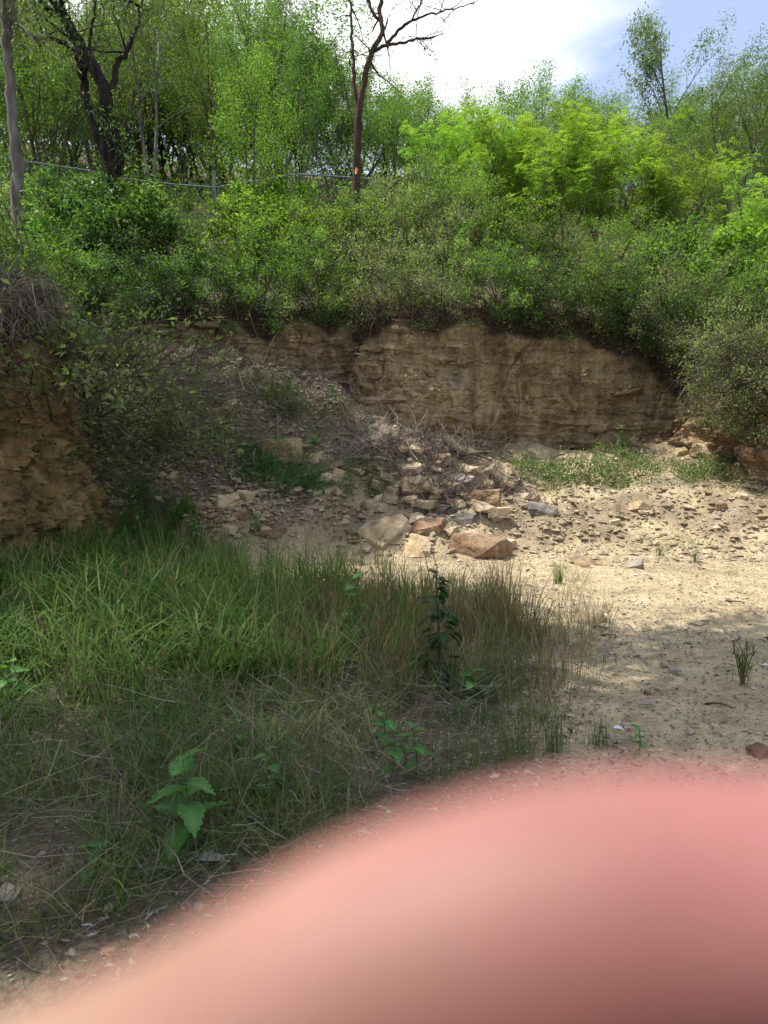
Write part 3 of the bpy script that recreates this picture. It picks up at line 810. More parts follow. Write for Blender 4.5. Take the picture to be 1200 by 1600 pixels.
def wall_crumbs(name, wall, n, smin, smean, label):
    me = wall.data; nv = len(me.polygons); c = np.zeros(nv * 3); me.polygons.foreach_get('center', c); c = c.reshape(-1, 3)
    no = np.zeros(nv * 3); me.polygons.foreach_get('normal', no); no = no.reshape(-1, 3)
    sv = np.zeros(len(me.vertices)); me.attributes['topsoil_shade'].data.foreach_get('value', sv); fv = np.zeros(nv * 4, np.int32); me.polygons.foreach_get('vertices', fv)
    ok = np.where((np.abs(no[:, 2]) < .8) & (c[:, 1] > 5) & (sv[fv.reshape(-1, 4)[:, 0]] < .15))[0]; k = ok[rng.integers(len(ok), size=n)]
    size = rng.gamma(2, smean, n) + smin
    sp = pebbles(c[k, 0], c[k, 1], size)
    V = np.concatenate(sp.V); V[:, 2] += np.repeat(c[k, 2] - ground_z(c[k, 0], c[k, 1]) - size * .15, 6); sp.V = [V]
    o = obj(name, sp.mesh(name), wall.data.materials[0], wall); tag(o, label, kind='stuff')
wall_crumbs('clods', bank, 3500, .010, .016, 'crumbs and clods of the clay bank')
wall_crumbs('chips', face, 2500, .010, .018, 'chips and broken corners of the rock face')
wall_crumbs('clods', rbank, 1500, .014, .025, 'clods and stones of the reddish bank')

# dead leaves and chips on the floor
sp = Soup()
X = np.r_[rng.uniform(.6, 5.0, 3500), rng.uniform(-1.0, 4.2, 7000), rng.uniform(-3.4, 1.2, 6000), rng.uniform(-5, -.3, 7000), rng.uniform(0, 5.5, 2500)]
Y = np.r_[rng.uniform(5, 9.8, 3500), 2.2 + 4.6 * rng.random(7000), rng.uniform(2.0, 5.2, 6000), rng.uniform(9.2, 13.8, 7000), rng.uniform(9, 13.5, 2500)]
k = inside(X, Y) & (fbm(X * 1.3, Y * 1.3, 3.3, 3) > -.25); X, Y = X[k], Y[k]; n = len(X)
th = rng.uniform(0, 6.3, n)
leaves(sp, np.stack([X, Y, ground_z(X, Y) + .006 + .01 * rng.random(n)], 1), np.stack([np.cos(th), np.sin(th), rng.normal(.1, .25, n)], 1),
       rng.gamma(3, .006, n) + .008, .35, .5, rng.random(n) ** 1.2, np.stack([rng.normal(0, .3, n), rng.normal(0, .3, n), np.ones(n)], 1))
tag(obj('leaf_litter', sp.mesh('leaf_litter'), M_litter), 'dead leaves and chips lying on the shaded floor', kind='stuff')

# ------------------------------------------------------------------ dry brush and roots
def twig_mass(sp, C, n, spread, length, rad, flat=.5, curl=.35, up=0.0, ground=True):
    """n bent twigs round the centres C"""
    C = np.asarray(C, float)
    b = C[rng.integers(len(C), size=n)] + rng.normal(0, 1, (n, 3)) * np.asarray(spread)
    if ground: b[:, 2] = ground_z(b[:, 0], b[:, 1]) + np.abs(rng.normal(0, .06, n)) * flat * 2
    d = unit(rng.normal(size=(n, 3)) * np.array([1, 1, flat]) + np.array([0, 0, up]))
    L = rng.gamma(3, length / 3, n)[:, None]
    p = [b]; 
    for k in range(3):
        d = unit(d + rng.normal(0, curl, (n, 3))); p.append(p[-1] + d * L / 3)
    many_tubes(sp, np.stack(p, 1), rad * rng.uniform(.5, 1.6, n), rad * .35)
sp = Soup()
C = [ray_ground(px, py) for px, py in ((560, 705), (600, 690), (640, 690), (680, 695), (640, 715), (720, 715), (760, 705), (560, 690), (700, 780), (720, 770), (790, 760), (690, 735), (610, 715), (660, 770))]
twig_mass(sp, C, 3200, (.22, .16, .05), .36, .005, .4, .4, .15)
tag(obj('dry_brush', sp.mesh('dry_brush'), M_twig), 'heap of grey dry brush over the rock pile', kind='stuff')
sp = Soup()
C = [ray_ground(px, py) for px, py in ((380, 640), (400, 660), (420, 620), (350, 600), (300, 600), (450, 610), (520, 620), (545, 600), (560, 625), (480, 590), (400, 575), (340, 570), (310, 690), (250, 640), (220, 690), (180, 720), (300, 740), (350, 720), (480, 760), (440, 730), (240, 560), (200, 600))]
twig_mass(sp, C, 2100, (.28, .30, .06), .40, .005, .45, .4, .15)
tag(obj('dead_twigs', sp.mesh('dead_twigs'), M_twig), 'tangle of dead twigs across the shaded debris slope', kind='stuff')
# root mats hanging over the lips of the walls
def root_mat(name, Q, Nn, zt, sel, n, length, rad, label, mat, out=0.10, up=.1):
    sp = Soup(); idx = np.where(sel)[0]; k = idx[rng.integers(len(idx), size=n)]
    b = np.stack([Q[k, 0] + Nn[k, 0] * rng.uniform(-.6, .18, n), Q[k, 1] + Nn[k, 1] * rng.uniform(-.6, .18, n), zt[k] + rng.normal(up, .12, n)], 1)
    L = rng.gamma(3, length / 3, n)[:, None]
    d = unit(np.concatenate([Nn[k] * out * 5 + rng.normal(0, .6, (n, 2)), rng.normal(-.15, .5, (n, 1))], 1)); p = [b]
    for q in range(4):
        d = unit(d + rng.normal(0, .35, (n, 3)) + np.array([0, 0, -.28])); p.append(p[-1] + d * L / 4)
    many_tubes(sp, np.stack(p, 1), rad * rng.uniform(.4, 1.7, n), rad * .3)
    return tag(obj(name, sp.mesh(name), mat), label, kind='stuff')
root_mat('hanging_roots', fQ, fN, fzt, np.ones(len(fQ), bool), 1500, .42, .005, 'dark roots and runners hanging over the rock face', M_darktwig)
root_mat('dry_root_mat', bQ, bN, bzt, (bQ[:, 1] > 5) & (bQ[:, 1] < 9.8), 1900, .42, .0045, 'mat of dead runners hanging over the clay bank', M_twig, .05, -.02)
root_mat('tangled_runners', rQ, rN, rzt, rQ[:, 1] > 9, 900, .6, .005, 'tangled bare runners over the reddish bank', M_twig, .12, .1)

# ------------------------------------------------------------------ plant prototypes
def clump_cloud(n_clump, rx, ry, z0, z1, shell=.55, seed=0, lump=.55):
    r = np.random.default_rng(seed)
    u = unit(r.normal(size=(n_clump, 3))); rr = r.uniform(shell, 1, n_clump)
    rr = rr * (1 + lump * fbm(u[:, 0] * 2 + seed, u[:, 1] * 2, u[:, 2] * 2, 2))
    c = u * rr[:, None]
    zc, hz = (z0 + z1) / 2, (z1 - z0) / 2
    return np.stack([c[:, 0] * rx, c[:, 1] * ry, zc + c[:, 2] * hz], 1)

def bush(name, seed, mat, h=2.0, rad=1.1, n_clump=150, per=55, size=.05, aspect=.5, hang=0.0, cs=.16, z0=0.05, stems=16, twigs=160, shell=.45, skirt=.0):
    """a shrub: stems and twigs under clumps of leaves"""
    global rng
    keep = rng; rng = np.random.default_rng(seed)
    C = clump_cloud(n_clump, rad, rad, z0, h, shell, seed)
    e = empty(name)
    sw = Soup()
    for k in range(stems):
        c = C[rng.integers(n_clump)]; a = np.array([rng.normal(0, .12), rng.normal(0, .12), 0])
        m_ = a * .5 + c * .5 + np.array([0, 0, .15 * h]) * rng.random(); 
        pts = [a, a * .75 + m_ * .25 + [0, 0, .1 * h], m_, c]
        tube(sw, pts, [.022, .017, .011, .004], 4, rng.random())
    b = C[rng.integers(n_clump, size=twigs)]; d = unit(b * np.array([1, 1, .6]) + rng.normal(0, .5, (twigs, 3)))
    q = [b - d * .3]
    for k in range(3): d = unit(d + rng.normal(0, .35, (twigs, 3)) + np.array([0, 0, -.25 * hang])); q.append(q[-1] + d * .2)
    many_tubes(sw, np.stack(q, 1), .006, .002)
    obj('stems', sw.mesh(name + ' stems'), M_b_twig, e)['kind'] = 'stuff'
    sl = Soup()
    n = n_clump * per; ci = np.repeat(np.arange(n_clump), per)
    P = C[ci] + rng.normal(0, cs, (n, 3)) * rng.uniform(.5, 1.3, n_clump)[ci][:, None]
    P[:, 2] = np.where(P[:, 2] < -skirt, -skirt + rng.random(n) * .3, P[:, 2])
    outw = unit(P - np.array([0, 0, h * .35]))
    ax = outw * .6 + rng.normal(0, .7, (n, 3)) + np.array([0, 0, .15 - hang])
    tn = np.clip(.45 * rng.random(n_clump)[ci] + .65 * rng.random(n) - .05, 0, 1)
    nr = rng.normal(0, .6, (n, 3)) + np.array([0, 0, 1.0])
    leaves(sl, P, ax, rng.uniform(.6, 1.3, n) * size, aspect, .4, tn, nr)
    obj('foliage', sl.mesh(name + ' foliage'), mat, e)
    rng = keep
    return e

def grow_branches(seed, h, r0, forks, spread=.6, wob=.08, levels=3, per=(7, 5), len_f=(.55, .5), start=.25, lean=(0, 0), up=.25, droop=0.0):
    """trunk polylines plus side branches; returns (branches, tips)"""
    r = np.random.default_rng(seed)
    br, tips = [], []
    def limb(p, d, L, rad, lev, n=7):
        pts = [np.array(p, float)]; d = np.array(d, float)
        for k in range(n):
            u_ = up if lev == 0 else up * .7 - droop * lev * .5
            d = d + r.normal(0, wob * (1 + lev * .8), 3) + np.array([0, 0, u_ * .12 * (1 if lev < 2 else -droop)])
            d /= np.linalg.norm(d); pts.append(pts[-1] + d * L / n)
        pts = np.array(pts)
        br.append((pts, np.linspace(rad, rad * (.35 if lev == 0 else .22), n + 1), lev))
        if lev >= levels - 1:
            tips.append(pts); return
        m_ = per[min(lev, len(per) - 1)]
        for q in range(m_):
            f = start + (1 - start) * (q + r.random()) / m_ if lev == 0 else .25 + .75 * (q + r.random()) / m_
            f = min(f, .98); x = f * n; i0 = int(x); pt = pts[i0] + (pts[min(i0 + 1, n)] - pts[i0]) * (x - i0)
            ax = r.normal(size=3); dd = d * .0 + (pts[min(i0 + 1, n)] - pts[i0]); dd /= np.linalg.norm(dd)
            ax -= dd * (ax @ dd); ax /= np.linalg.norm(ax)
            a = spread * r.uniform(.6, 1.25)
            nd = dd * math.cos(a) + ax * math.sin(a)
            limb(pt, nd, L * len_f[min(lev, len(len_f) - 1)] * r.uniform(.7, 1.15) * (1.15 - .5 * f if lev == 0 else 1), rad * (1 - .65 * f) * .55, lev + 1, 5)
    for k in range(forks):
        a = r.uniform(0, 6.3); t_ = .0 if forks == 1 else r.uniform(.12, .35)
        limb((.05 * math.cos(a) * (forks > 1), .05 * math.sin(a) * (forks > 1), -.1), (math.cos(a) * t_ + lean[0], math.sin(a) * t_ + lean[1], 1), h * r.uniform(.85, 1.05), r0 * (1 if forks == 1 else .75), 0, 9)
    return br, tips

def wood(sp, br, sides=(7, 5, 4, 3)):
    for pts, rad, lev in br: tube(sp, pts, rad, sides[min(lev, 3)], random.random())

def spray_leaves(sp, tips, n_per, size, aspect, hang, cs, frond=0, bunch=False):
    """leaves along the twigs; frond > 0 makes feathery compound leaves"""
    P, A = [], []
    for pts in tips:
        n = len(pts) - 1
        f = rng.uniform(.2, 1.05, n_per) if not bunch else np.clip(rng.normal(.85, .2, n_per), .1, 1.1)
        i0 = np.minimum((f * n).astype(int), n - 1)
        q = pts[i0] + (pts[i0 + 1] - pts[i0]) * (f * n - i0)[:, None]
        P.append(q + rng.normal(0, cs, q.shape)); A.append(unit(pts[i0 + 1] - pts[i0]))
    P, A = np.concatenate(P), np.concatenate(A); n = len(P)
    tn0 = np.repeat(rng.random(len(tips)), n_per)
    ax = unit(A * .5 + rng.normal(0, .75, (n, 3)) + np.array([0, 0, -hang]))
    if not frond:
        leaves(sp, P, ax, rng.uniform(.6, 1.3, n) * size, aspect, .3, np.clip(.4 * tn0 + .65 * rng.random(n), 0, 1)); return
    L = rng.uniform(.7, 1.2, n) * size
    ax[:, 2] *= .5; ax = unit(ax)
    sd = unit(np.cross(ax, np.array([0, 0, 1.0]) + rng.normal(0, .25, (n, 3)))); up_ = np.cross(sd, ax)
    for k in range(frond):
        f = (k + .6) / frond
        c = P + ax * (L * f)[:, None] - np.array([0, 0, 1.0]) * (L * f * f * .35)[:, None]
        for s_ in (-1, 1):
            d = unit(sd * s_ + ax * .5 + rng.normal(0, .15, (n, 3)))
            leaves(sp, c, d, L * .42 * (1 - .4 * f), aspect, .2, np.clip(.4 * tn0 + .3 + .35 * rng.random(n), 0, 1), up_ + rng.normal(0, .2, (n, 3)))

def tree(name, seed, bark, leaf, h, r0, forks, n_per, size, aspect, hang, cs=.06, frond=0, bunch=False, levels=3, part='crown', **kw):
    global rng
    keep = rng; rng = np.random.default_rng(seed)
    br, tips = grow_branches(seed, h, r0, forks, levels=levels, **kw)
    e = empty(name)
    sw = Soup(); wood(sw, br); obj('trunk', sw.mesh(name + ' trunk', True), bark, e)
    if leaf is not None:
        sl = Soup(); spray_leaves(sl, tips, n_per, size, aspect, hang, cs, frond, bunch)
        obj(part, sl.mesh(name + ' crown'), leaf, e)
    rng = keep
    return e

P = {}
P['dark'] = bush('shrub', 11, M_l_dark, 2.0, 1.15, 85, 64, .115, .5, .15, cs=.12)
P['dark2'] = bush('shrub', 12, M_l_dark, 2.0, 1.1, 120, 90, .05, .5, .1, cs=.10)
P['mid'] = bush('shrub', 13, M_l_mid, 2.0, 1.15, 90, 78, .085, .5, .1, cs=.11)
P['mid2'] = bush('shrub', 14, M_l_mid, 2.0, 1.1, 110, 100, .045, .45, .2, cs=.10)
P['lite'] = bush('shrub', 15, M_l_lite, 2.0, 1.15, 90, 70, .09, .55, .1, cs=.11)
P['grey'] = bush('shrub', 16, M_l_grey, 2.0, 1.15, 130, 100, .038, .4, .1, cs=.10, twigs=420)
P['grey2'] = bush('shrub', 17, M_l_grey, 2.0, 1.2, 120, 64, .058, .45, .3, cs=.14, twigs=600)
P['rim'] = bush('shrub', 18, M_l_dark, 2.2, 1.3, 105, 80, .082, .5, .3, cs=.11, z0=-.35, skirt=.40, twigs=400)
P['rim2'] = bush('shrub', 19, M_l_mid, 2.2, 1.3, 120, 92, .062, .45, .3, cs=.11, z0=-.35, skirt=.40, twigs=400)
P['rim3'] = bush('shrub', 20, M_l_grey, 2.2, 1.3, 115, 80, .062, .45, .3, cs=.11, z0=-.35, skirt=.40, twigs=600)
P['rim_hang'] = bush('shrub', 41, M_l_grey, 2.0, 1.2, 170, 62, .060, .46, .4, cs=.13, z0=-1.1, skirt=1.2, twigs=900)
P['feather'] = tree('feathery_tree', 21, M_b_twig, M_l_lite, 3.6, .05, 4, 15, .24, .34, .1, .07, 5, spread=.75, per=(7, 4), len_f=(.45, .5), start=.35, droop=.3)
P['feather2'] = tree('feathery_tree', 22, M_b_twig, M_l_lite, 3.6, .05, 5, 14, .23, .34, .12, .07, 5, spread=.6, per=(7, 4), len_f=(.42, .5), start=.3, droop=.2)
P['gum'] = tree('gum_tree', 23, M_b_grey, M_l_gum, 8.0, .11, 1, 80, .17, .28, .7, .2, 0, True, spread=.62, per=(9, 6), len_f=(.42, .45), start=.4)
P['gum2'] = tree('gum_tree', 24, M_b_grey, M_l_gum, 8.0, .10, 2, 56, .12, .24, .65, .16, 0, True, spread=.55, per=(8, 5), len_f=(.40, .45), start=.35)
P['weep'] = tree('weeping_tree', 25, M_b_twig, M_l_gum, 6.0, .06, 4, 90, .14, .15, .9, .14, 0, False, spread=.5, per=(8, 5), len_f=(.42, .45), start=.25, droop=.5)
P['slim'] = tree('slender_tree', 26, M_b_twig, M_l_mid, 6.0, .05, 5, 75, .095, .28, .4, .12, 0, False, spread=.4, per=(8, 4), len_f=(.36, .42), start=.25)
P['leafy'] = tree('leafy_tree', 27, M_b_twig, M_l_mid, 5.0, .07, 3, 100, .085, .42, .2, .16, 0, False, spread=.7, per=(8, 5), len_f=(.48, .45), start=.25)
P['lime'] = tree('leafy_tree', 28, M_b_twig, M_l_lite, 4.4, .06, 3, 95, .085, .42, .2, .15, 0, False, spread=.65, per=(8, 5), len_f=(.45, .45), start=.22)
PH = {'feather': 4.0, 'feather2': 4.0, 'gum': 8.6, 'gum2': 8.6, 'weep': 6.2, 'slim': 6.3, 'leafy': 5.4, 'lime': 4.8}
used = set()
def place(kind, px, Y, top_py, wide, label, cat, group, base_py=None, rz=None, sink=0.05, lean=None):
    """stand a plant of this kind at photo column px, distance Y, its top reaching photo row top_py"""
    x = at(px, 500, Y).x; z = (float(plateau(np.array([x]), np.array([Y]))[0]) if kind.startswith('rim') else gz(x, Y)) - sink
    if base_py is not None: z = at(px, base_py, Y).z
    top = at(px, top_py, Y).z
    if kind in used: o = copy_thing(P[kind])
    else: o = P[kind]; used.add(kind)
    hs = max(.25, (top - z) / PH.get(kind, 2.1))
    o.location = (x, Y, z); o.rotation_euler = (0, 0, rng.uniform(0, 6.28) if rz is None else rz)
    o.scale = (hs * wide, hs * wide, hs)
    tag(o, label, cat, group)
    return o
G1 = 'shrubs along the rim of the rock face'
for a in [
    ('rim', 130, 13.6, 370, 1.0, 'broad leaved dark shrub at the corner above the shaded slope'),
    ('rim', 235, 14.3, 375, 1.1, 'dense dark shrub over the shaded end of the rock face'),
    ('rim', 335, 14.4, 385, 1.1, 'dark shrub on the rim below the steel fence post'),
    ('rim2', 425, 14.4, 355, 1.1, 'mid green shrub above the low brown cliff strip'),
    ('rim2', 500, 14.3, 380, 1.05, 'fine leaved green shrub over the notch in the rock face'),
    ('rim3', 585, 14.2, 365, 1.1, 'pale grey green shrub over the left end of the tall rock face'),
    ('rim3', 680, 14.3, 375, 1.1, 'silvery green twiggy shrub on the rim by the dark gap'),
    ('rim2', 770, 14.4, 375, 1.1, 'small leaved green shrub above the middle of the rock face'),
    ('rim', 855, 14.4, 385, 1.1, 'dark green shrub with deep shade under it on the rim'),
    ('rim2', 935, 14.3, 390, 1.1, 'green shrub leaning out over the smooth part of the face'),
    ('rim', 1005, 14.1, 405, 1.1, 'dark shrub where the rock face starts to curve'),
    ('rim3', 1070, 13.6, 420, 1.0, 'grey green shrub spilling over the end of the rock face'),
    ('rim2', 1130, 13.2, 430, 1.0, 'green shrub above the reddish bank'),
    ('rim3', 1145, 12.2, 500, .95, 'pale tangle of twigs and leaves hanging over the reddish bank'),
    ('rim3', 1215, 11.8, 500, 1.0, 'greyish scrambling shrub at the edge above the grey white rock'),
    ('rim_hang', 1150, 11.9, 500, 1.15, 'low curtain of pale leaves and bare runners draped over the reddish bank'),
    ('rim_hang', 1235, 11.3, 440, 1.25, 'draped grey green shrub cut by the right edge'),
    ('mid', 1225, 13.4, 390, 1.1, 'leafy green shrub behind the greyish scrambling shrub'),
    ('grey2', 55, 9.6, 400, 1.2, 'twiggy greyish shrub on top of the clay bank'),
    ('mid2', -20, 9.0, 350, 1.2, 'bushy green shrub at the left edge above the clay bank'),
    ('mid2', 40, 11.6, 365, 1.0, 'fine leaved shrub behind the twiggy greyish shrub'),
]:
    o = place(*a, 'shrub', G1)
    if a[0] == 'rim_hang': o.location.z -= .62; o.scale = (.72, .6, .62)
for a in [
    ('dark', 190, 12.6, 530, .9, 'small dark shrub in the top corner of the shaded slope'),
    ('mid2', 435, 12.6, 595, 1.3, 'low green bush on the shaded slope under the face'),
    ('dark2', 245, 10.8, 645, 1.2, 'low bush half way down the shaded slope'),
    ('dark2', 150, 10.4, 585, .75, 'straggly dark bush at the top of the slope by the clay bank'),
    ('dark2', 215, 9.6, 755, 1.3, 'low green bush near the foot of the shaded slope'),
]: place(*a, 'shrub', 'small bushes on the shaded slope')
G2 = 'shrubs on the slope between rim and wood'
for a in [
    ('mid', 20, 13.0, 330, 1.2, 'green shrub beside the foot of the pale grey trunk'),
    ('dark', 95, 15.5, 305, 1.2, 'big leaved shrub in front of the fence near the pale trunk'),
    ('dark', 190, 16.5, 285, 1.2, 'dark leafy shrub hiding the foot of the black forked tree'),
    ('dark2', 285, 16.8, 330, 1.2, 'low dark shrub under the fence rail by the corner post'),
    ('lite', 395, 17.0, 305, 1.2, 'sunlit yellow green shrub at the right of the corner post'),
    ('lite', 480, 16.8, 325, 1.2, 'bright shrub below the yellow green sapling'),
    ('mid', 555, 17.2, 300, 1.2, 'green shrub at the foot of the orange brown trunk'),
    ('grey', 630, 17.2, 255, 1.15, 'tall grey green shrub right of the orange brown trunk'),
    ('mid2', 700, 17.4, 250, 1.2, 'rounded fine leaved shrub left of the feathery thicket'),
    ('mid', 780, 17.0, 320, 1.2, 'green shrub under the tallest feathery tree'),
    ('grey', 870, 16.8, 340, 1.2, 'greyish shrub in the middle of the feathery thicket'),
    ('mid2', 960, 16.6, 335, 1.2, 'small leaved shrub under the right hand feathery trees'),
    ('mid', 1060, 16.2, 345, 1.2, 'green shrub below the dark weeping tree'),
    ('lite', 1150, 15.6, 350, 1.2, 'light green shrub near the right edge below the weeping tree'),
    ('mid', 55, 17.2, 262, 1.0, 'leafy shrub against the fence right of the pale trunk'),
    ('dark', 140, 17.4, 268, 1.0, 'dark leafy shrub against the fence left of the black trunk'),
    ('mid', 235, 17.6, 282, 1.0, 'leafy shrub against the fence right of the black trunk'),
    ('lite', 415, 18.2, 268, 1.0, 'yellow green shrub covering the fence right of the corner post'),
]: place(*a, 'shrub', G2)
G3 = 'feathery leaved young trees'
for a in [
    ('feather', 745, 20.0, 165, 1.0, 'feathery bright green tree at the left end of the thicket'),
    ('feather2', 815, 19.0, 190, 1.05, 'feathery tree with pale stems in front of the thicket'),
    ('feather', 880, 18.4, 205, 1.1, 'widest feathery bright green tree in the sunny thicket'),
    ('feather2', 950, 19.2, 185, 1.05, 'feathery tree below the tall sparse gum'),
    ('feather', 1020, 18.6, 215, 1.0, 'feathery tree between the thicket and the weeping tree'),
    ('feather2', 1195, 15.5, 275, .9, 'small feathery tree at the right edge of the slope'),
    ('feather', 690, 22.0, 175, .9, 'feathery tree seen over the rounded shrub'),
]: place(*a, 'tree', G3)
G4 = 'trees of the wood above the quarry'
for a in [
    ('lime', 400, 18.5, 120, .75, 'yellow green sapling standing alone by the corner post'),
    ('slim', 345, 23, 60, 1.0, 'bushy green tree behind the corner post'),
    ('slim', 480, 23, 45, .9, 'slender many stemmed tree left of the orange brown trunk'),
    ('slim', 530, 26, 60, .9, 'thin tree just behind the orange brown trunk'),
    ('weep', 440, 27, 20, 1.0, 'drooping tree whose top shows above the sapling'),
    ('leafy', 620, 26, 150, 1.0, 'rounded tree on the skyline right of the orange brown trunk'),
    ('leafy', 795, 26, 130, .9, 'leafy tree rising over the feathery thicket on the skyline'),
    ('lime', 905, 27, 165, 1.1, 'light green tree low on the skyline right of centre'),
    ('gum', 1052, 24, 35, .8, 'tall sparse gum standing out against the sky on the right'),
    ('weep', 1140, 20, 135, 1.2, 'dark weeping tree at the right edge of the wood'),
    ('weep', 1215, 22, 110, 1.2, 'weeping tree partly outside the frame on the right'),
    ('weep', 90, 22, -60, 1.2, 'weeping tree behind the black forked tree'),
    ('weep', 170, 25, -40, 1.2, 'drooping grey green tree seen through the black fork'),
    ('gum2', 245, 22, -60, 1.0, 'pale two stemmed gum right of the black forked tree'),
    ('leafy', 40, 21, 60, 1.2, 'dark leafy tree behind the pale grey trunk'),
    ('slim', 290, 27, 30, 1.1, 'slim tree between the pale gum and the corner post'),
    ('lime', 130, 28, 90, 1.5, 'sunlit yellow green tree glowing behind the black fork'),
    ('lime', 235, 29, 110, 1.5, 'sunlit tree glowing behind the pale two stemmed gum'),
    ('lime', 330, 30, 140, 1.5, 'light tree glowing low behind the fence'),
]: place(*a, 'tree', G4)
LM = [(-60, 'outside the left edge by the pale trunk'), (0, 'behind the pale grey trunk'), (60, 'between the pale trunk and the black forked tree'), (120, 'behind the left stem of the black forked tree'), (185, 'behind the right stem of the black forked tree'),
      (245, 'behind the pale two stemmed gum'), (300, 'behind the slack fence rail'), (360, 'behind the corner post'), (420, 'behind the yellow green sapling'), (480, 'behind the slender many stemmed tree'), (545, 'behind the orange brown trunk'),
      (610, 'under the bare branches of the orange brown tree'), (670, 'under the white cloud beside the rounded shrub'), (735, 'behind the left end of the feathery thicket'), (800, 'behind the pale stemmed feathery tree'), (860, 'behind the widest feathery tree'),
      (920, 'right of the widest feathery tree'), (980, 'left of the tall sparse gum'), (1040, 'at the foot of the tall sparse gum'), (1100, 'right of the tall sparse gum'), (1160, 'behind the dark weeping tree'), (1220, 'at the right edge behind the weeping tree')]
for px, where in LM:
    for q, Y in enumerate((29, 34)):
        kd = ['slim', 'leafy', 'weep', 'lime', 'leafy'][rng.integers(5)]
        top = np.interp(px, [0, 400, 560, 650, 1000, 1100, 1200], [40, 55, 100, 190, 190, 165, 165]) + rng.uniform(-25, 30)
        adj = {'slim': 'thin stemmed', 'leafy': 'leafy green', 'weep': 'drooping', 'lime': 'light green'}[kd]
        place(kd, px + rng.uniform(-18, 18), Y + rng.uniform(-1.5, 1.5), top, 1.35, ('nearer ' if q == 0 else 'farther ') + adj + ' tree of the wood ' + where, 'tree', 'trees deep in the wood', None, None, .4)
for k in [k for k in P if k not in used]:
    for c in list(P[k].children): bpy.data.objects.remove(c)
    bpy.data.objects.remove(P[k])

# hand-shaped trees
def limb_pts(path, Y0, dy=None):
    return np.array([tuple(at(px, py, Y0 + (dy[k] if dy else 0))) for k, (px, py) in enumerate(path)])
def smooth_line(Pn, n=14):
    Pn = np.asarray(Pn, float); t = np.linspace(0, len(Pn) - 1, n)
    q = np.stack([np.interp(t, np.arange(len(Pn)), Pn[:, k]) for k in range(3)], 1)
    for _ in range(2): q[1:-1] = .25 * q[:-2] + .5 * q[1:-1] + .25 * q[2:]
    return q + rng.normal(0, .012, q.shape)
def shaped_tree(name, Y, limbs, bark, leaf, label, n_side=4, side_len=1.2, leaf_n=30, leaf_size=.11, asp=.2, hang=.7, leafy_from=.4, extra=None):
    base = limb_pts([limbs[0][0][0]], Y)[0]
    x, y = base[0], base[1]
    e = empty(name, (x, y, gz(x, y) - .05))
    off = np.array([x, y, gz(x, y) - .05])
    sw, sl, tips = Soup(), Soup(), []
    for path, r0, r1, dys in limbs:
        q = smooth_line(limb_pts(path, Y, dys), 4 * len(path)) - off
        if path is limbs[0][0]: q = np.concatenate([[[q[0][0], q[0][1], -.1]], q])
        rr = np.linspace(r0, r1, len(q)) * (1 + rng.normal(0, .05, len(q)))
        tube(sw, q, rr, 8, rng.random())
        for k in range(n_side):
            f = rng.uniform(leafy_from, 1); i0 = int(f * (len(q) - 1)); d = unit(rng.normal(size=3) + np.array([0, 0, .4])); L = side_len * rng.uniform(.5, 1.2)
            p_ = [q[i0]]
            for s_ in range(5): d = unit(d + rng.normal(0, .3, 3)); p_.append(p_[-1] + d * L / 5)
            p_ = np.array(p_); tube(sw, p_, np.linspace(min(r1, .03), .005, 6), 4, .5); tips.append(p_)
            for s2 in range(4):
                d2 = unit(d + rng.normal(0, .7, 3)); b = p_[rng.integers(1, 6)]; p2 = [b]
                for s_ in range(4): d2 = unit(d2 + rng.normal(0, .3, 3)); p2.append(p2[-1] + d2 * L * .13)
                p2 = np.array(p2); tube(sw, p2, np.linspace(.008, .003, 5), 3, .5); tips.append(p2)
    obj('trunk', sw.mesh(name + ' trunk', True), bark, e)
    if leaf is not None and leaf_n:
        spray_leaves(sl, tips, leaf_n, leaf_size, asp, hang, .12); obj('crown', sl.mesh(name + ' crown'), leaf, e)
    tag(e, label, 'tree'); return e
shaped_tree('gum_tree', 15.0, [
    ([(28, 330), (26, 260), (20, 180), (14, 110), (10, 50), (8, -20), (2, -120)], .115, .07, None),
    ([(14, 60), (20, 20), (22, -60)], .06, .03, None)], M_b_grey, M_l_gum, 'smooth pale grey trunk at the left edge of the picture', 5, 1.6, 40, .12, .2, .8, .75)
shaped_tree('forked_tree', 18.0, [
    ([(178, 330), (176, 276), (170, 240), (163, 190), (166, 150), (160, 130), (140, 95), (115, 55), (100, 25), (80, -10), (60, -60)], .19, .10, None),
    ([(168, 250), (152, 210), (140, 170), (130, 125), (125, 100), (118, 80), (100, 65), (70, 60), (40, 55)], .12, .03, [0, 0, .1, .2, .2, .2, .2, .2, .2]),
    ([(178, 275), (188, 245), (184, 228), (183, 200)], .14, .05, [0, -.1, -.1, -.1]),
    ([(167, 152), (178, 135), (181, 105), (185, 92), (196, 90), (205, 65), (215, 45), (222, 0)], .08, .03, None),
    ([(130, 125), (133, 100), (132, 80), (112, 62), (85, 40), (60, 20)], .06, .015, None),
    ([(100, 25), (92, 0), (95, -50)], .09, .05, None),
    ([(100, 28), (75, 15), (55, -10), (35, -40)], .08, .03, None),
    ([(140, 95), (142, 50), (150, 10), (148, -50)], .045, .02, None)], M_b_backlit, M_l_gum, 'black forked tree, backlit dark painted into its bark, leaning left on the hillside', 4, 1.3, 26, .12, .2, .8, .6)
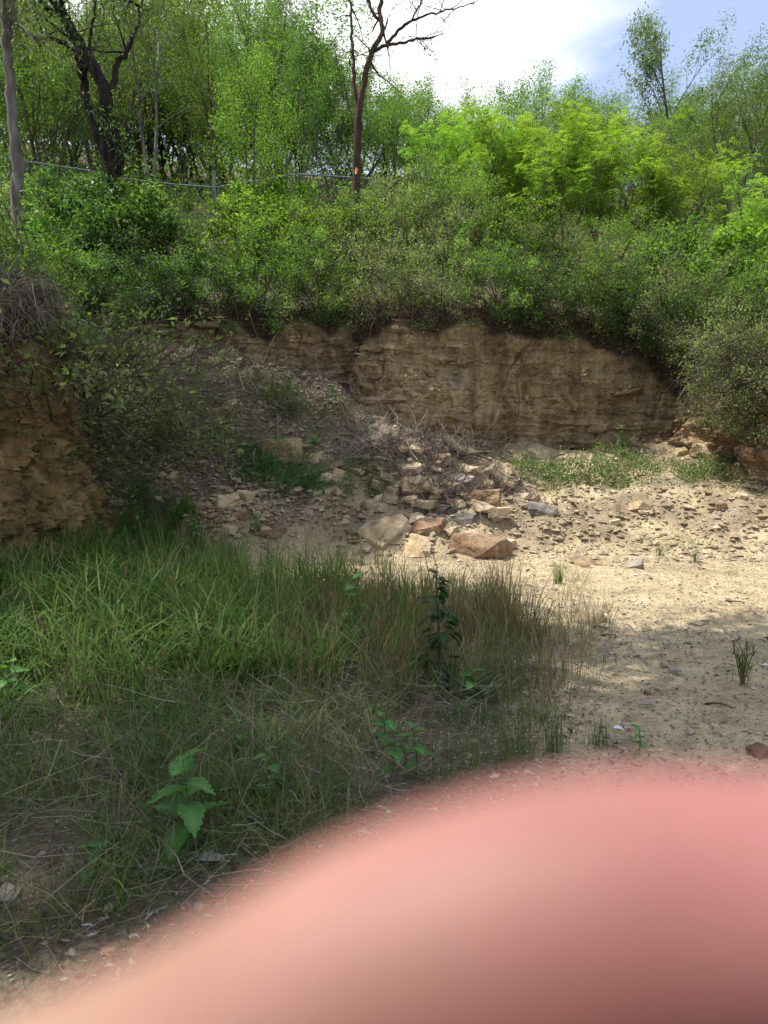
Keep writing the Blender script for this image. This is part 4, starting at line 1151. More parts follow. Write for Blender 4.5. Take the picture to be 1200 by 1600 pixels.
shaped_tree('bare_tree', 20.0, [
    ([(556, 330), (557, 265), (558, 215), (560, 170), (568, 130), (576, 95), (585, 72), (600, 50), (592, 20), (598, -20), (604, -80)], .115, .04, None),
    ([(558, 180), (554, 140), (553, 100), (550, 60), (548, 20), (545, -40)], .06, .02, None),
    ([(582, 80), (605, 70), (632, 66), (650, 60), (672, 60), (695, 52)], .05, .012, None),
    ([(605, 68), (625, 45), (650, 28), (680, 20), (705, 15), (740, 5)], .045, .012, None),
    ([(640, 35), (655, 10), (665, -20)], .025, .01, None),
    ([(590, 30), (575, 5), (570, -30)], .04, .02, None)], M_b_red, M_l_gum, 'orange brown trunk with nearly bare branches against the white cloud', 7, 1.1, 3, .09, .2, .8, .5)
# overhanging trees on the left bank, mostly above the frame: they shade the foreground
P['shade'] = tree('gum_tree', 33, M_b_grey, M_l_gum, 10.0, .17, 1, 170, .16, .36, .7, .22, 0, True, spread=.8, per=(12, 7), len_f=(.23, .5), start=.66, wob=.04)
P['dapple'] = tree('gum_tree', 34, M_b_grey, M_l_gum, 10.0, .17, 1, 62, .16, .32, .7, .22, 0, True, spread=.8, per=(12, 7), len_f=(.23, .5), start=.66, wob=.04)
shade_labels = ['gum beside the camera leaning out over the floor', 'tall gum on the clay bank over the grass', 'gum on the bank nearest the camera', 'tall gum behind the middle of the clay bank', 'high gum at the corner of the bank and slope', 'gum set back on the left plateau']
for q, a in enumerate([(-2.9, 1.35, 10.5, 1.05, -.24, -.35), (-6.9, 5.6, 11.0, 1.15, 1.0, 0), (-6.4, 3.6, 11.0, 1.15, 5.2, 0), (-7.3, 9.1, 9.5, 1.15, 3.1, 0), (-6.6, 12.7, 9.0, 1.4, 4.4, 0), (-10.0, 10.5, 11.0, 1.2, 5.0, 0)]):
    o = P['shade'] if q == 0 else P['dapple'] if q == 1 else copy_thing(P['shade']) if q in (2, 4) else copy_thing(P['dapple']); o.location = (a[0], a[1], gz(a[0], a[1]) - .05); s_ = a[2] / 10.0
    o.scale = (s_ * a[3], s_ * a[3], s_); o.rotation_euler = (a[5], 0, a[4])
    tag(o, shade_labels[q], 'tree', 'overhanging gums on the bank')

# undergrowth over the hillside: nobody could count it
sp = Soup()
n = 150000
X, Y = rng.uniform(-26, 26, n), 14.3 + 27 * rng.random(n) ** 1.25
X[:9000] = rng.uniform(-13, -3.2, 9000); Y[:9000] = rng.uniform(5.0, 15, 9000); X[13000:26000] = rng.uniform(-28, -9, 13000); Y[13000:26000] = rng.uniform(4, 22, 13000)
X[9000:13000] = rng.uniform(5.3, 12, 4000); Y[9000:13000] = rng.uniform(9, 15, 4000)
k = ~inside(X, Y) & (wall_dist(X, Y) > .15) & ((np.abs(X) < Y * .62 + 2) | ((X < 0) & (Y < 22))); X, Y = X[k], Y[k]; n = len(X)
far = sstep((Y - 16) / 5)
Z = ground_z(X, Y) + np.minimum(rng.gamma(1.6, .14, n), .5) * (1 + 1.8 * far + 3.5 * sstep((Y - 24) / 5)) * (.35 + 1.1 * np.clip(fbm(X * .9, Y * .9, 9, 2) + .35, 0, 1))
leaves(sp, np.stack([X, Y, Z], 1), rng.normal(0, .7, (n, 3)) + np.array([0, -.2, .35]), rng.uniform(.05, .12, n) * (1 + .5 * far), .42, .35, np.clip(rng.random(n) * .7 + .3 * vnoise(X * 1.2, Y * 1.2, 4), 0, 1), rng.normal(0, .5, (n, 3)) + np.array([0, 0, 1]))
tag(obj('undergrowth', sp.mesh('undergrowth'), M_l_mid), 'leafy undergrowth covering the hillside', kind='stuff')

# ------------------------------------------------------------------ chain link fence
def fence():
    e = empty('chain_link_fence', tuple(at(335, 340, 20.0)))
    off = np.array(e.location)
    run = [((-40, 243), 17.6), ((20, 250), 18.2), ((66, 256), 18.6), ((132, 266), 19.0), ((200, 280), 19.4), ((270, 288), 19.7), ((335, 293), 20.0), ((400, 283), 20.2), ((460, 272), 20.4), ((515, 275), 20.6), ((580, 280), 20.8)]
    tops = [np.array(at(px, py, Y)) - off for (px, py), Y in run]
    for k in range(len(tops) - 1):
        sp = Soup(); tube(sp, [tops[k], tops[k + 1]], .022, 8); obj('rail', sp.mesh('fence rail', True), M_steel, e)
    def post(t_, r, extra):
        sp = Soup(); zb = gz(t_[0] + off[0], t_[1] + off[1]) - off[2] - .1
        tube(sp, [(t_[0], t_[1], zb), (t_[0], t_[1], t_[2] + extra)], r, 8); return obj('post', sp.mesh('fence post', True), M_steel, e)
    for k in (2,): post(tops[k], .032, .03)
    c = tops[6]
    pm = post(c, .045, .40)
    for dx in (-.055, .06):
        sp = Soup(); tube(sp, [(c[0] + dx, c[1] - .07, c[2] - .12), (c[0] + dx * 1.1, c[1] - .07, c[2] - 1.6)], .014, 6); obj('brace', sp.mesh('fence brace', True), M_steel, e)
    sp = Soup(); rows = []
    for k in range(len(tops) - 1):
        a, b = tops[k], tops[k + 1]; L = np.linalg.norm(b - a); nd = int(L / .11); H = 1.7
        for sgn in (1, -1):
            for q in range(-int(H / .11), nd + int(H / .11)):
                t0, t1 = q * .11 / L, (q * .11 + H) / L
                lo, hi = max(0, min(t0, 1)), max(0, min(t1, 1))
                if hi <= lo: continue
                f0, f1 = (lo - t0) / (t1 - t0), (hi - t0) / (t1 - t0)
                if sgn < 0: f0, f1 = 1 - f0, 1 - f1
                p0, p1 = a + (b - a) * lo, a + (b - a) * hi
                rows.append([p0 - [0, 0, H * f0], p1 - [0, 0, H * f1]])
    many_tubes(sp, np.array(rows), .0028, .0028, 3)
    o = obj('wire_mesh', sp.mesh('wire mesh'), M_wire, e); o['kind'] = 'stuff'
    tag(e, 'galvanised chain link fence with pipe rail and corner post among the trees', 'fence')
fence()
q = at(557, 266, 19.5)
sp = Soup()
th = np.linspace(0, 2 * math.pi, 7)[:-1]
rib = [(q.x + .035 * math.cos(a), q.y + .035 * math.sin(a)) for a in th]
V = [(x, y, q.z + dz) for dz in (.05, -.02) for x, y in rib] + [(q.x - .03, q.y - .08, q.z - .10), (q.x + .01, q.y - .09, q.z - .11)]
sp.add(V, [[9, 10, 12], [10, 13, 12]], [[k, (k + 1) % 6, 6 + (k + 1) % 6, 6 + k] for k in range(6)])
tag(obj('marker_tape', sp.mesh('marker_tape'), M_orange), 'scrap of orange marker tape at the foot of the orange brown trunk', 'tape')

# ------------------------------------------------------------------ grass
def region_points(n, poly):
    poly = np.array([tuple(ray_flat(px, py)) for px, py in poly]); lo, hi = poly.min(0), poly.max(0)
    out_ = np.zeros((0, 2))
    while len(out_) < n:
        q = rng.uniform(lo, hi, (n * 2, 2)); c = np.zeros(len(q), bool)
        for i in range(len(poly)):
            (x1, y1), (x2, y2) = poly[i], poly[(i + 1) % len(poly)]
            if y1 == y2: continue
            c ^= ((y1 > q[:, 1]) != (y2 > q[:, 1])) & (q[:, 0] < (x2 - x1) * (q[:, 1] - y1) / (y2 - y1) + x1)
        out_ = np.concatenate([out_, q[c]])
    return out_[:n]
def ray_flat(px, py):
    d = (at(px, py, 1.0) - Vector((0, 0, CAM_H))); k = CAM_H / -d.z
    return (d.x * k, d.y * k)
def tufts(sp, centres, per, h, width, spread, reach, droop, tint_lo, tint_hi, segs=4):
    n = len(centres); ci = np.repeat(np.arange(n), per); N_ = len(ci)
    b = centres[ci] + rng.normal(0, spread, (N_, 2))
    z = ground_z(b[:, 0], b[:, 1])
    hs = h * rng.uniform(.55, 1.25, n)[ci] * rng.uniform(.5, 1.15, N_)
    a = rng.uniform(0, 6.283, N_); rr = reach * hs * rng.uniform(.2, 1.3, N_)
    ln = np.stack([np.cos(a), np.sin(a)], 1) * rr[:, None] + (b - centres[ci]) * .8
    tn = np.clip(tint_lo + (tint_hi - tint_lo) * (.5 * rng.random(n)[ci] + .5 * rng.random(N_)), 0, 1)
    blades(sp, np.stack([b[:, 0], b[:, 1], z - .01], 1), hs, ln, width * rng.uniform(.6, 1.3, N_), droop * rng.uniform(.3, 1.3, N_), segs, tn)
def thin(A, f=2.2, lim=-.15, z=0.0):
    return A[fbm(A[:, 0] * f, A[:, 1] * f, z, 2) > lim]
sp = Soup()
A = thin(region_points(360, [(-250, 1000), (120, 905), (400, 930), (470, 1040), (360, 1120), (-250, 1170)]), 2.2, -.05)
tufts(sp, A, 20, .74, .015, .06, .75, 1.1, .0, .9, 5)
A = thin(region_points(200, [(300, 910), (560, 930), (610, 1000), (500, 1085), (320, 1080)]), 2.2, -.2, 4)
tufts(sp, A, 18, .60, .014, .05, .65, 1.0, .3, .97, 5)
A = thin(region_points(170, [(-200, 900), (60, 890), (300, 870), (420, 890), (300, 930), (-200, 990)]), 2, -.3, 2)
tufts(sp, A, 24, .72, .013, .06, .5, .8, .0, .9, 5)
A = thin(region_points(110, [(-200, 1120), (350, 1100), (560, 1090), (500, 1180), (100, 1230), (-200, 1300)]), 2.5, .05, 6)
tufts(sp, A, 12, .34, .009, .04, .8, 1.0, .2, .9, 4)
A = thin(region_points(170, [(-100, 1200), (300, 1180), (560, 1200), (430, 1350), (150, 1450), (-100, 1480)]), 2.5, -.4, 8)
tufts(sp, A, 8, .33, .005, .035, .8, 1.0, .2, .9, 4)
A = thin(region_points(60, [(420, 940), (800, 960), (830, 1030), (600, 1060)]), 2.5, -.2, 9)
tufts(sp, A, 12, .55, .009, .04, .4, .6, .4, 1, 4)
tag(obj('tall_grass', sp.mesh('tall_grass'), M_grass), 'tall green broad bladed grass on the left of the floor', kind='stuff')
sp = Soup()
A = thin(region_points(170, [(430, 985), (830, 975), (855, 1045), (780, 1095), (520, 1110), (400, 1060)]), 3, -.25, 1)
tufts(sp, A, 16, .60, .0062, .06, .5, .6, .1, 1.0, 4)
A = thin(region_points(560, [(-200, 1100), (420, 1080), (640, 1120), (720, 1220), (500, 1330), (250, 1420), (0, 1520), (-200, 1520)]), 2.5, -.5, 2)
tufts(sp, A, 20, .27, .0042, .07, .8, .8, .0, .95, 4)
A = region_points(120, [(700, 1080), (880, 1050), (860, 1170), (700, 1230)])
tufts(sp, A, 14, .16, .0035, .05, .5, .4, .1, .8, 3)
A = thin(region_points(140, [(200, 880), (560, 880), (800, 960), (760, 985), (300, 960)]), 2.5, -.2, 3)
tufts(sp, A, 16, .5, .006, .06, .4, .4, .2, 1.0, 4)
A = region_points(130, [(-250, 1000), (120, 905), (420, 960), (560, 1000), (500, 1100), (300, 1150), (-250, 1180)])
tufts(sp, A, 14, .85, .004, .09, .45, .5, .3, 1.0, 5)
A = np.concatenate([thin(region_points(90, [(560, 960), (900, 930), (930, 1010), (840, 1080), (600, 1090)]), 3, -.1, 5), region_points(30, [(820, 960), (950, 960), (920, 1090), (800, 1170)])])
tufts(sp, A, 9, .50, .004, .05, .6, .6, .45, 1.0, 4)
tag(obj('dry_grass', sp.mesh('dry_grass'), M_dry), 'thin yellowing grass between the green grass and the sand', kind='stuff')
sp = Soup()
A = thin(region_points(120, [(470, 960), (830, 950), (860, 1030), (720, 1080), (520, 1080)]), 2.5, -.2, 7)
tufts(sp, A, 11, .68, .0038, .05, .4, .3, .0, 1.0, 4)
M_stalk = tint_mat('red brown stalks', [(0.0, (0.10, 0.06, 0.032)), (0.6, (0.22, 0.135, 0.07)), (1.0, (0.34, 0.23, 0.13))], 0.7, 0.2)
tag(obj('stalks', sp.mesh('stalks'), M_stalk), 'reddish brown dry stalks standing in the middle of the grass', kind='stuff')
# dead flattened straw under the grass
sp = Soup()
n = 5000
b2 = np.concatenate([region_points(3400, [(-200, 1080), (520, 1080), (700, 1230), (420, 1380), (0, 1530), (-250, 1530)]), region_points(1600, [(450, 1040), (850, 1040), (760, 1130), (500, 1110)])])
th = rng.uniform(0, 6.3, n); L = rng.gamma(3, .08, n)[:, None]
p0 = np.stack([b2[:, 0], b2[:, 1], ground_z(b2[:, 0], b2[:, 1]) + rng.gamma(1.5, .035, n)], 1); d = unit(np.stack([np.cos(th), np.sin(th), rng.normal(.05, .35, n)], 1)); q = [p0]
for k in range(3): d = unit(d + rng.normal(0, .22, (n, 3)) + np.array([0, 0, -.05])); q.append(q[-1] + d * L / 3)
q = np.stack(q, 1); q[:, :, 2] = np.maximum(q[:, :, 2], ground_z(q[:, :, 0].ravel(), q[:, :, 1].ravel()).reshape(n, 4) + .004)
many_tubes(sp, q, .0017, .0009)
M_straw = tint_mat('grey straw', [(0.0, (0.06, 0.055, 0.040)), (0.5, (0.155, 0.14, 0.105)), (1.0, (0.34, 0.31, 0.25))])
tag(obj('dead_straw', sp.mesh('dead_straw'), M_straw), 'grey dead straw lying under the grass', kind='stuff')

# single tufts on the open floor
def tuft_thing(px, py, n, h, width, reach, label, tl, th_, mat, name='grass_tuft', stalks=0):
    g = ray_ground(px, py); e = empty(name, g)
    sp = Soup(); a = rng.uniform(0, 6.283, n); hs = h * rng.uniform(.45, 1.1, n)
    b = np.stack([rng.normal(0, .03, n), rng.normal(0, .03, n), np.full(n, -.01)], 1)
    blades(sp, b, hs, np.stack([np.cos(a), np.sin(a)], 1) * (reach * hs * rng.uniform(.2, 1.2, n))[:, None], width * rng.uniform(.7, 1.2, n), rng.uniform(0, .7, n), 4, rng.uniform(tl, th_, n))
    obj('blades', sp.mesh('blades'), mat, e)
    for k in range(stalks):
        sp = Soup(); a_ = rng.uniform(0, 6.3); L = h * rng.uniform(.8, 1.2); d = np.array([math.cos(a_) * .25, math.sin(a_) * .15, 1])
        pts = [np.array([0, 0, -.01]) + d * L * f + np.array([0, 0, 0]) for f in np.linspace(0, 1, 5)]
        tube(sp, pts, np.linspace(.005, .0025, 5), 4, .6)
        m_ = 6; f = rng.uniform(.3, 1, m_); c = np.array(pts[0])[None] + d[None] * (L * f)[:, None]
        leaves(sp, c, rng.normal(0, .4, (m_, 3)) + np.array([d[0], d[1], .9]), .09, .1, .2, rng.uniform(.2, .8, m_))
        obj('stalk', sp.mesh('stalk'), M_dry, e)
    tag(e, label, 'grass tuft'); return e
tuft_thing(1160, 1072, 14, .24, .0045, .6, 'sparse reddish stalked tuft alone on the floor at the right', .3, .9, M_dry, stalks=7)
tuft_thing(872, 912, 46, .3, .006, .3, 'small bright green tuft at the back of the sandy floor', .3, .8, M_grass)
tuft_thing(868, 1178, 60, .30, .003, .25, 'wispy thin grass tuft at the edge of the shaded floor', .05, .6, M_dry)
tuft_thing(935, 1168, 44, .22, .003, .3, 'short wispy tuft beside the white scrap', .05, .5, M_dry)
tuft_thing(808, 1178, 30, .18, .003, .3, 'smallest wispy tuft left of the thin grass tuft', .1, .6, M_dry)
tuft_thing(948, 1040, 8, .12, .005, .2, 'single green shoot at the shade line on the floor', .3, .7, M_grass)
tuft_thing(1085, 880, 40, .28, .004, .5, 'olive tuft on the far side of the floor by the slope', .1, .7, M_dry)
tuft_thing(1030, 870, 34, .26, .004, .5, 'thin tuft beside the dark grey stone', .2, .8, M_dry)
tuft_thing(965, 800, 30, .3, .004, .4, 'yellowish tuft on the sunlit slope under the weeds', .4, 1., M_dry)

def plume(px, py, h, label_):
    g = ray_ground(px, py); e = empty('plume_grass', g)
    sp = Soup(); d = np.array([rng.normal(0, .12), rng.normal(0, .08), 1.0]); pts = [d * h * f + np.array([.08 * f * f * np.sign(d[0]), 0, 0]) for f in np.linspace(0, 1, 6)]
    tube(sp, pts, np.linspace(.003, .0015, 6), 4, .5); obj('stalk', sp.mesh('stalk'), M_dry, e)
    sp = Soup(); n = 46; f = rng.uniform(.82, 1.0, n); c = np.array([np.interp(f, np.linspace(0, 1, 6), [p_[k] for p_ in pts]) for k in range(3)]).T
    leaves(sp, c, rng.normal(0, .5, (n, 3)) + np.array([d[0] + .3, 0, .9]), rng.uniform(.010, .024, n), .3, .3)
    obj('seed_head', sp.mesh('seed head'), M_plume, e); tag(e, label_, 'seed head', 'pink grass plumes')
for px, py, h in ((560, 1080, .45), (285, 1120, .38), (250, 1180, .42), (455, 1120, .3), (540, 1010, .4), (80, 1190, .45), (330, 960, .6), (455, 970, .55), (120, 1090, .5), (600, 985, .5), (760, 1000, .5), (505, 1100, .32), (180, 1010, .62)):
    plume(px, py, h, 'thin stalk with a pinkish red feathery seed head in the grass')

# ------------------------------------------------------------------ herbs with single leaves
def leaf_blade(name, L, W, teeth=7, cup=.18, droop=.25, seed=0):
    """a broad toothed leaf lying along +x"""
    r = np.random.default_rng(seed); n = teeth * 2 + 2
    t = np.linspace(0, 1, n); prof = np.sin(np.pi * t ** .75) ** .8 * (1 - .25 * t)
    prof = prof * (1 + .10 * (np.arange(n) % 2)); prof[0] = prof[-1] = 0.03
    rows = []
    for s_ in (-1, -.5, 0, .5, 1):
        y = s_ * prof * W * .5; z = cup * W * (np.abs(s_) ** 1.3) * prof - droop * L * t ** 2 + .012 * L * np.sin(t * 14 + s_) + .02 * L * np.abs(s_) * np.sin(t * 22)
        rows.append(np.stack([t * L - .08 * L * abs(s_) * (np.arange(n) % 2 == 0), y, z], 1))
    P_ = np.stack(rows, 1); V = P_.reshape(-1, 3)
    i = np.arange(n - 1)[:, None] * 5; j = np.arange(4)[None]
    F_ = np.stack([i + j, i + 5 + j, i + 6 + j, i + 1 + j], -1).reshape(-1, 4)
    tint = np.tile(np.array([.5, .45, .85, .45, .5]), n) * .9
    return mesh_np(name, V, None, F_, {'tint': tint}, True)
LEAF_M = {}
def leafm(mat, k):
    key = (mat.name, k)
    if key not in LEAF_M:
        LEAF_M[key] = leaf_blade('leaf', 1.0, [.62, .52, .7][k], 7, .2, [.25, .35, .15][k], k); LEAF_M[key].materials.append(mat)
    return LEAF_M[key]
def herb(px, py, h, n_leaf, L, label, mat=None, stem=None, lean=.05, top_up=True, low=.2, branch=0, name='broadleaf_weed', g=None):
    mat = mat or M_herb; stem = stem or M_stem
    g = g or ray_ground(px, py); e = empty(name, g)
    d = np.array([rng.normal(0, lean), rng.normal(0, lean), 1.0]); pts = np.array([d * h * f + np.array([.03 * h * math.sin(4 * f), 0, -.01 * (f == 0)]) for f in np.linspace(0, 1, 6)])
    sp = Soup(); tube(sp, pts, np.linspace(max(.004, h * .012), .002, 6), 5); obj('stem', sp.mesh('stem', True), stem, e)
    az = rng.uniform(0, 6.28)
    for k in range(n_leaf):
        f = low + (1 - low) * k / max(1, n_leaf - 1); az += 2.4 + rng.normal(0, .25)
        c = np.array([np.interp(f, np.linspace(0, 1, 6), pts[:, q]) for q in range(3)])
        s_ = L * (1.15 - .55 * f ** 3) * rng.uniform(.8, 1.15)
        el = .05 + .40 * f ** 4 + rng.normal(0, .12)
        o = obj('leaf', leafm(mat, int(rng.integers(3))), None, e, tuple(c), (rng.normal(0, .2), -el, az), s_)
    tag(e, label, 'plant', 'broad leaved weeds'); return e
H_ = [
    (292, 1335, .34, 11, .155, 'largest toothed leaf plant in the dry grass above the finger', .05),
    (415, 1250, .22, 8, .085, 'mid sized toothed weed right of the largest one', .05),
    (375, 1195, .20, 6, .075, 'pale lime weed behind the mid sized toothed weed', .05),
    (552, 1010, .50, 7, .17, 'weed with three big drooping leaves in the middle of the grass', .03),
    (735, 1105, .20, 9, .12, 'bright green toothed weed at the edge of the dry grass', .05),
    (600, 1175, .20, 8, .09, 'fresh green weed left of the withered heap', .05),
    (650, 1215, .24, 9, .085, 'narrow upright weed right of the withered heap', .05),
    (612, 1215, .22, 8, .08, 'dusty green weed with dead lower leaves near the finger', .05),
    (998, 1180, .13, 8, .055, 'lone seedling with a bright top on the shaded floor', .02),
    (150, 1365, .10, 6, .09, 'low pale rosette in the straw at the lower left', .03),
    (240, 850, .40, 7, .13, 'pale broad leaved weed in front of the rubble heap', .05),
    (310, 870, .45, 8, .15, 'leafy weed rising out of the grass beside the rubble heap', .05),
    (400, 838, .30, 9, .10, 'dusky weed growing in the rubble heap', .05),
    (150, 840, .45, 12, .14, 'spiky green weed at the foot of the clay bank', .03),
    (215, 850, .5, 12, .13, 'narrow leaved weed right of the spiky one', .03),
    (490, 705, .40, 14, .12, 'upright light green weed below the brown layered block', .02),
    (268, 540, .7, 16, .16, 'fern like green weed on top of the shaded slope', .03),
    (575, 695, .25, 9, .09, 'small weed above the upright orange stone', .05),
    (550, 695, .25, 9, .09, 'small weed left of the brush heap top', .05),
    (975, 712, .55, 14, .14, 'tall leafy weed against the foot of the rock face', .1),
    (15, 1120, .3, 9, .14, 'broad weed at the left edge in the tall grass', .05),
]
for px, py, h, nl, L, lab, ln in H_: herb(px, py, h, nl, L, lab, None, None, ln)
# the tall dark stalk with several leafy side shoots
g = ray_ground(684, 1085); e = empty('dark_weed', g)
sp = Soup(); pts = np.array([[.01 * math.sin(5 * f), .02 * f, .78 * f - .01] for f in np.linspace(0, 1, 9)]); tube(sp, pts, np.linspace(.010, .003, 9), 6)
obj('stem', sp.mesh('stem', True), M_stem_dark, e)
for k in range(62):
    f = .06 + .9 * (k / 62) ** 1.1; az = rng.uniform(0, 6.28); c = np.array([np.interp(f, np.linspace(0, 1, 9), pts[:, q]) for q in range(3)])
    r_ = rng.uniform(0, .16) * (1.1 - f); c = c + np.array([math.cos(az) * r_, math.sin(az) * r_, .02])
    obj('leaf', leafm(M_herb_dark, int(rng.integers(3))), None, e, tuple(c), (rng.normal(0, .3), rng.normal(.1, .3), az), rng.uniform(.07, .135) * (1.2 - .6 * f))
tag(e, 'tall dark stalked weed with drooping dark leaves in the dry grass', 'plant', 'broad leaved weeds')

# weeds on the slopes
def patch(sp, pts, n, spread, h, size, asp):
    C = np.array([tuple(ray_ground(*p_))[:2] for p_ in pts]); b = C[rng.integers(len(C), size=n)] + rng.normal(0, 1, (n, 2)) * spread
    k = fbm(b[:, 0] * 2.5, b[:, 1] * 2.5, 8, 2) > -.35; b = b[k]; k = inside(b[:, 0], b[:, 1]); b = b[k]; m_ = len(b)
    hl = h * (.6 + .6 * fbm(b[:, 0] * 3, b[:, 1] * 3, 2, 2))
    z = ground_z(b[:, 0], b[:, 1]) + np.abs(hl) * rng.random(m_)
    leaves(sp, np.stack([b[:, 0], b[:, 1], z], 1), rng.normal(0, .7, (m_, 3)) + np.array([0, -.1, .5]), rng.uniform(.6, 1.3, m_) * size, asp, .3, None, rng.normal(0, .5, (m_, 3)) + np.array([0, -.3, 1]))
sp = Soup()
patch(sp, [(830, 735), (860, 745), (800, 730), (900, 745), (880, 755), (840, 760)], 3800, (.30, .24), .30, .045, .45)
patch(sp, [(970, 720), (950, 740), (1000, 735), (930, 750), (980, 755)], 3200, (.32, .25), .34, .046, .45)
patch(sp, [(1080, 740), (1110, 735), (1140, 745), (1060, 745), (1110, 755), (1160, 730)], 4000, (.36, .27), .24, .042, .42)
patch(sp, [(1020, 850), (1060, 855), (1080, 860)], 500, (.25, .12), .12, .03, .3)
patch(sp, [(430, 640), (440, 625), (330, 640), (230, 640), (290, 610), (200, 700), (160, 600), (180, 560), (380, 600), (520, 640), (330, 560), (260, 700), (220, 740), (170, 760)], 6500, (.26, .24), .24, .05, .4)
tag(obj('weeds', sp.mesh('weeds'), M_weed), 'patches of small green weeds at the foot of the rock face', kind='stuff')
sp = Soup(); n = 5200
k = rng.integers(len(bQ), size=n); k = k[(bQ[k, 1] > 5) & (bQ[k, 1] < 10.5)]; n = len(k)
b = np.stack([bQ[k, 0] + bN[k, 0] * rng.uniform(-1.2, .22, n), bQ[k, 1] + bN[k, 1] * rng.uniform(-1.2, .22, n), bzt[k] + rng.normal(.12, .14, n) - .1], 1)
g_ = fbm(b[:, 0] * 2, b[:, 1] * 2, 3, 2) > -.1; b = b[g_]; n = len(b)
leaves(sp, b, rng.normal(0, .7, (n, 3)) + np.array([.2, -.2, .1]), rng.uniform(.03, .07, n), .4, .3)
tag(obj('trailing_weeds', sp.mesh('trailing_weeds'), M_l_dark), 'dull trailing weeds over the lip of the clay bank', kind='stuff')
sp = Soup()
patch(sp, [(385, 712), (410, 722), (430, 735), (460, 748), (500, 758), (540, 765), (470, 765), (420, 745), (580, 772), (440, 765), (395, 735)], 15000, (.24, .17), .30, .036, .3)
tag(obj('creeper', sp.mesh('creeper'), M_creep), 'soft green creeper mat across the shaded rubble', kind='stuff')

# ------------------------------------------------------------------ wood and litter on the floor
def stick(px0, py0, px1, py1, r, label, mat, bend=.03, name='stick', lift=.01, cat='stick'):
    a, b = ray_ground(px0, py0), ray_ground(px1, py1); sp = Soup()
    n = 9; P_ = np.array([[a.x + (b.x - a.x) * f, a.y + (b.y - a.y) * f, 0] for f in np.linspace(0, 1, n)])
    P_[:, :2] += rng.normal(0, bend * .25, (n, 2)); P_[:, 2] = ground_z(P_[:, 0], P_[:, 1]) + r + lift * np.sin(np.linspace(0, math.pi, n))
    tube(sp, P_, np.linspace(r, r * .4, n) * (1 + rng.normal(0, .1, n)), 6, rng.uniform(.2, .6, 1)[0])
    d = unit(P_[5] - P_[4]); side = np.array([-d[1], d[0], .4]); tube(sp, [P_[4], P_[4] + side * .25 * np.linalg.norm(P_[-1] - P_[0]) * .4], [r * .5, r * .2], 5, .4)
    return tag(obj(name, sp.mesh(name, True), mat), label, cat)
stick(1100, 1103, 1150, 1108, .006, 'thin dark stick on the shaded floor at the right', M_darktwig)
stick(940, 995, 965, 998, .008, 'short dark stick on the sunlit floor', M_darktwig)
stick(925, 982, 950, 984, .007, 'brown stick just behind the short dark one', M_darktwig)
stick(1135, 940, 1165, 945, .012, 'grey broken stick on the sunlit floor near the right edge', M_twig)
stick(290, 1345, 350, 1362, .010, 'grey stick at the foot of the largest toothed plant', M_twig)
stick(620, 1245, 680, 1240, .008, 'brown stick in the litter above the finger', M_twig)
stick(10, 1455, 60, 1440, .014, 'weathered stick in the straw at the lower left corner', M_twig)
# long bare fallen branch hanging down the shaded slope
pts = limb_pts([(78, 484), (110, 495), (140, 510), (165, 525), (185, 540), (200, 555)], 9.6, [0, .3, .6, .9, 1.2, 1.5])
sp = Soup(); e = empty('fallen_branch', tuple(pts[0])); q = smooth_line(pts, 14) - pts[0]
tube(sp, q, np.linspace(.014, .005, 14), 6, .9)
obj('limb', sp.mesh('limb', True), M_b_grey, e)
for k in (4, 6, 8, 10, 12):
    sp = Soup(); d = unit(np.array([rng.normal(.4, .3), .3, rng.normal(-.6, .4)])); p_ = [q[k]]
    for s_ in range(4): d = unit(d + rng.normal(0, .3, 3)); p_.append(p_[-1] + d * .10)
    tube(sp, p_, np.linspace(.006, .002, 5), 4, .8); tw = obj('twig', sp.mesh('twig'), M_b_grey, e)
    sl = Soup(); leaves(sl, np.array(p_[2:]), rng.normal(0, .6, (3, 3)), .09, .5, .4); obj('leaf', sl.mesh('leaf'), M_l_grey, tw)
tag(e, 'long pale bare branch with a few leaves trailing down the shaded slope', 'branch')
# driftwood stump on the rock pile
g = ray_ground(705, 712); sp = Soup()
P_ = np.array([[-.10, .1, .26], [-.04, .03, .20], [.06, -.05, .10], [.18, -.12, .02], [.28, -.15, -.02]])
tube(sp, P_, [.05, .095, .085, .06, .02], 9, .5); 
for s_ in range(4): tube(sp, [P_[3], P_[3] + np.array([.1 + .1 * s_, -.05 * s_, -.05 + .03 * s_]), P_[3] + np.array([.3 + .12 * s_, -.12 + .05 * s_, -.1])], [.03, .015, .005], 5, .4)
tag(obj('stump', sp.mesh('stump', True), M_b_twig, None, tuple(g)), 'weathered grey brown stump with roots on top of the rock pile', 'stump')
# arching root on the slope
pts = limb_pts([(150, 650), (160, 625), (178, 618), (196, 620)], 10.3, [0, 0, .2, .4]); sp = Soup()
tube(sp, smooth_line(pts, 10), np.linspace(.022, .008, 10), 6, .6)
tag(obj('root', sp.mesh('root', True), M_b_twig), 'thick bare root arching out of the shaded slope', 'root')
# long roots down the face
for k, (pp, lab) in enumerate([([(460, 500), (462, 540), (461, 578)], 'long dark root hanging down the low brown cliff strip'), ([(345, 495), (347, 520), (349, 545)], 'thick short root hanging over the shaded end of the face'),
                               ([(818, 545), (812, 590), (818, 640), (815, 690)], 'thin root running down the middle of the rock face'), ([(1012, 555), (1008, 585), (1010, 620)], 'dark root hanging near the curve of the face')]):
    sp = Soup(); q = smooth_line(limb_pts(pp, 13.62), 16); q[:, 0] += .05 * np.cumsum(rng.normal(0, .5, 16)); tube(sp, q, np.linspace(.014, .003, 16), 5, .4); tag(obj('root', sp.mesh('root', True), M_darktwig), lab, 'root')
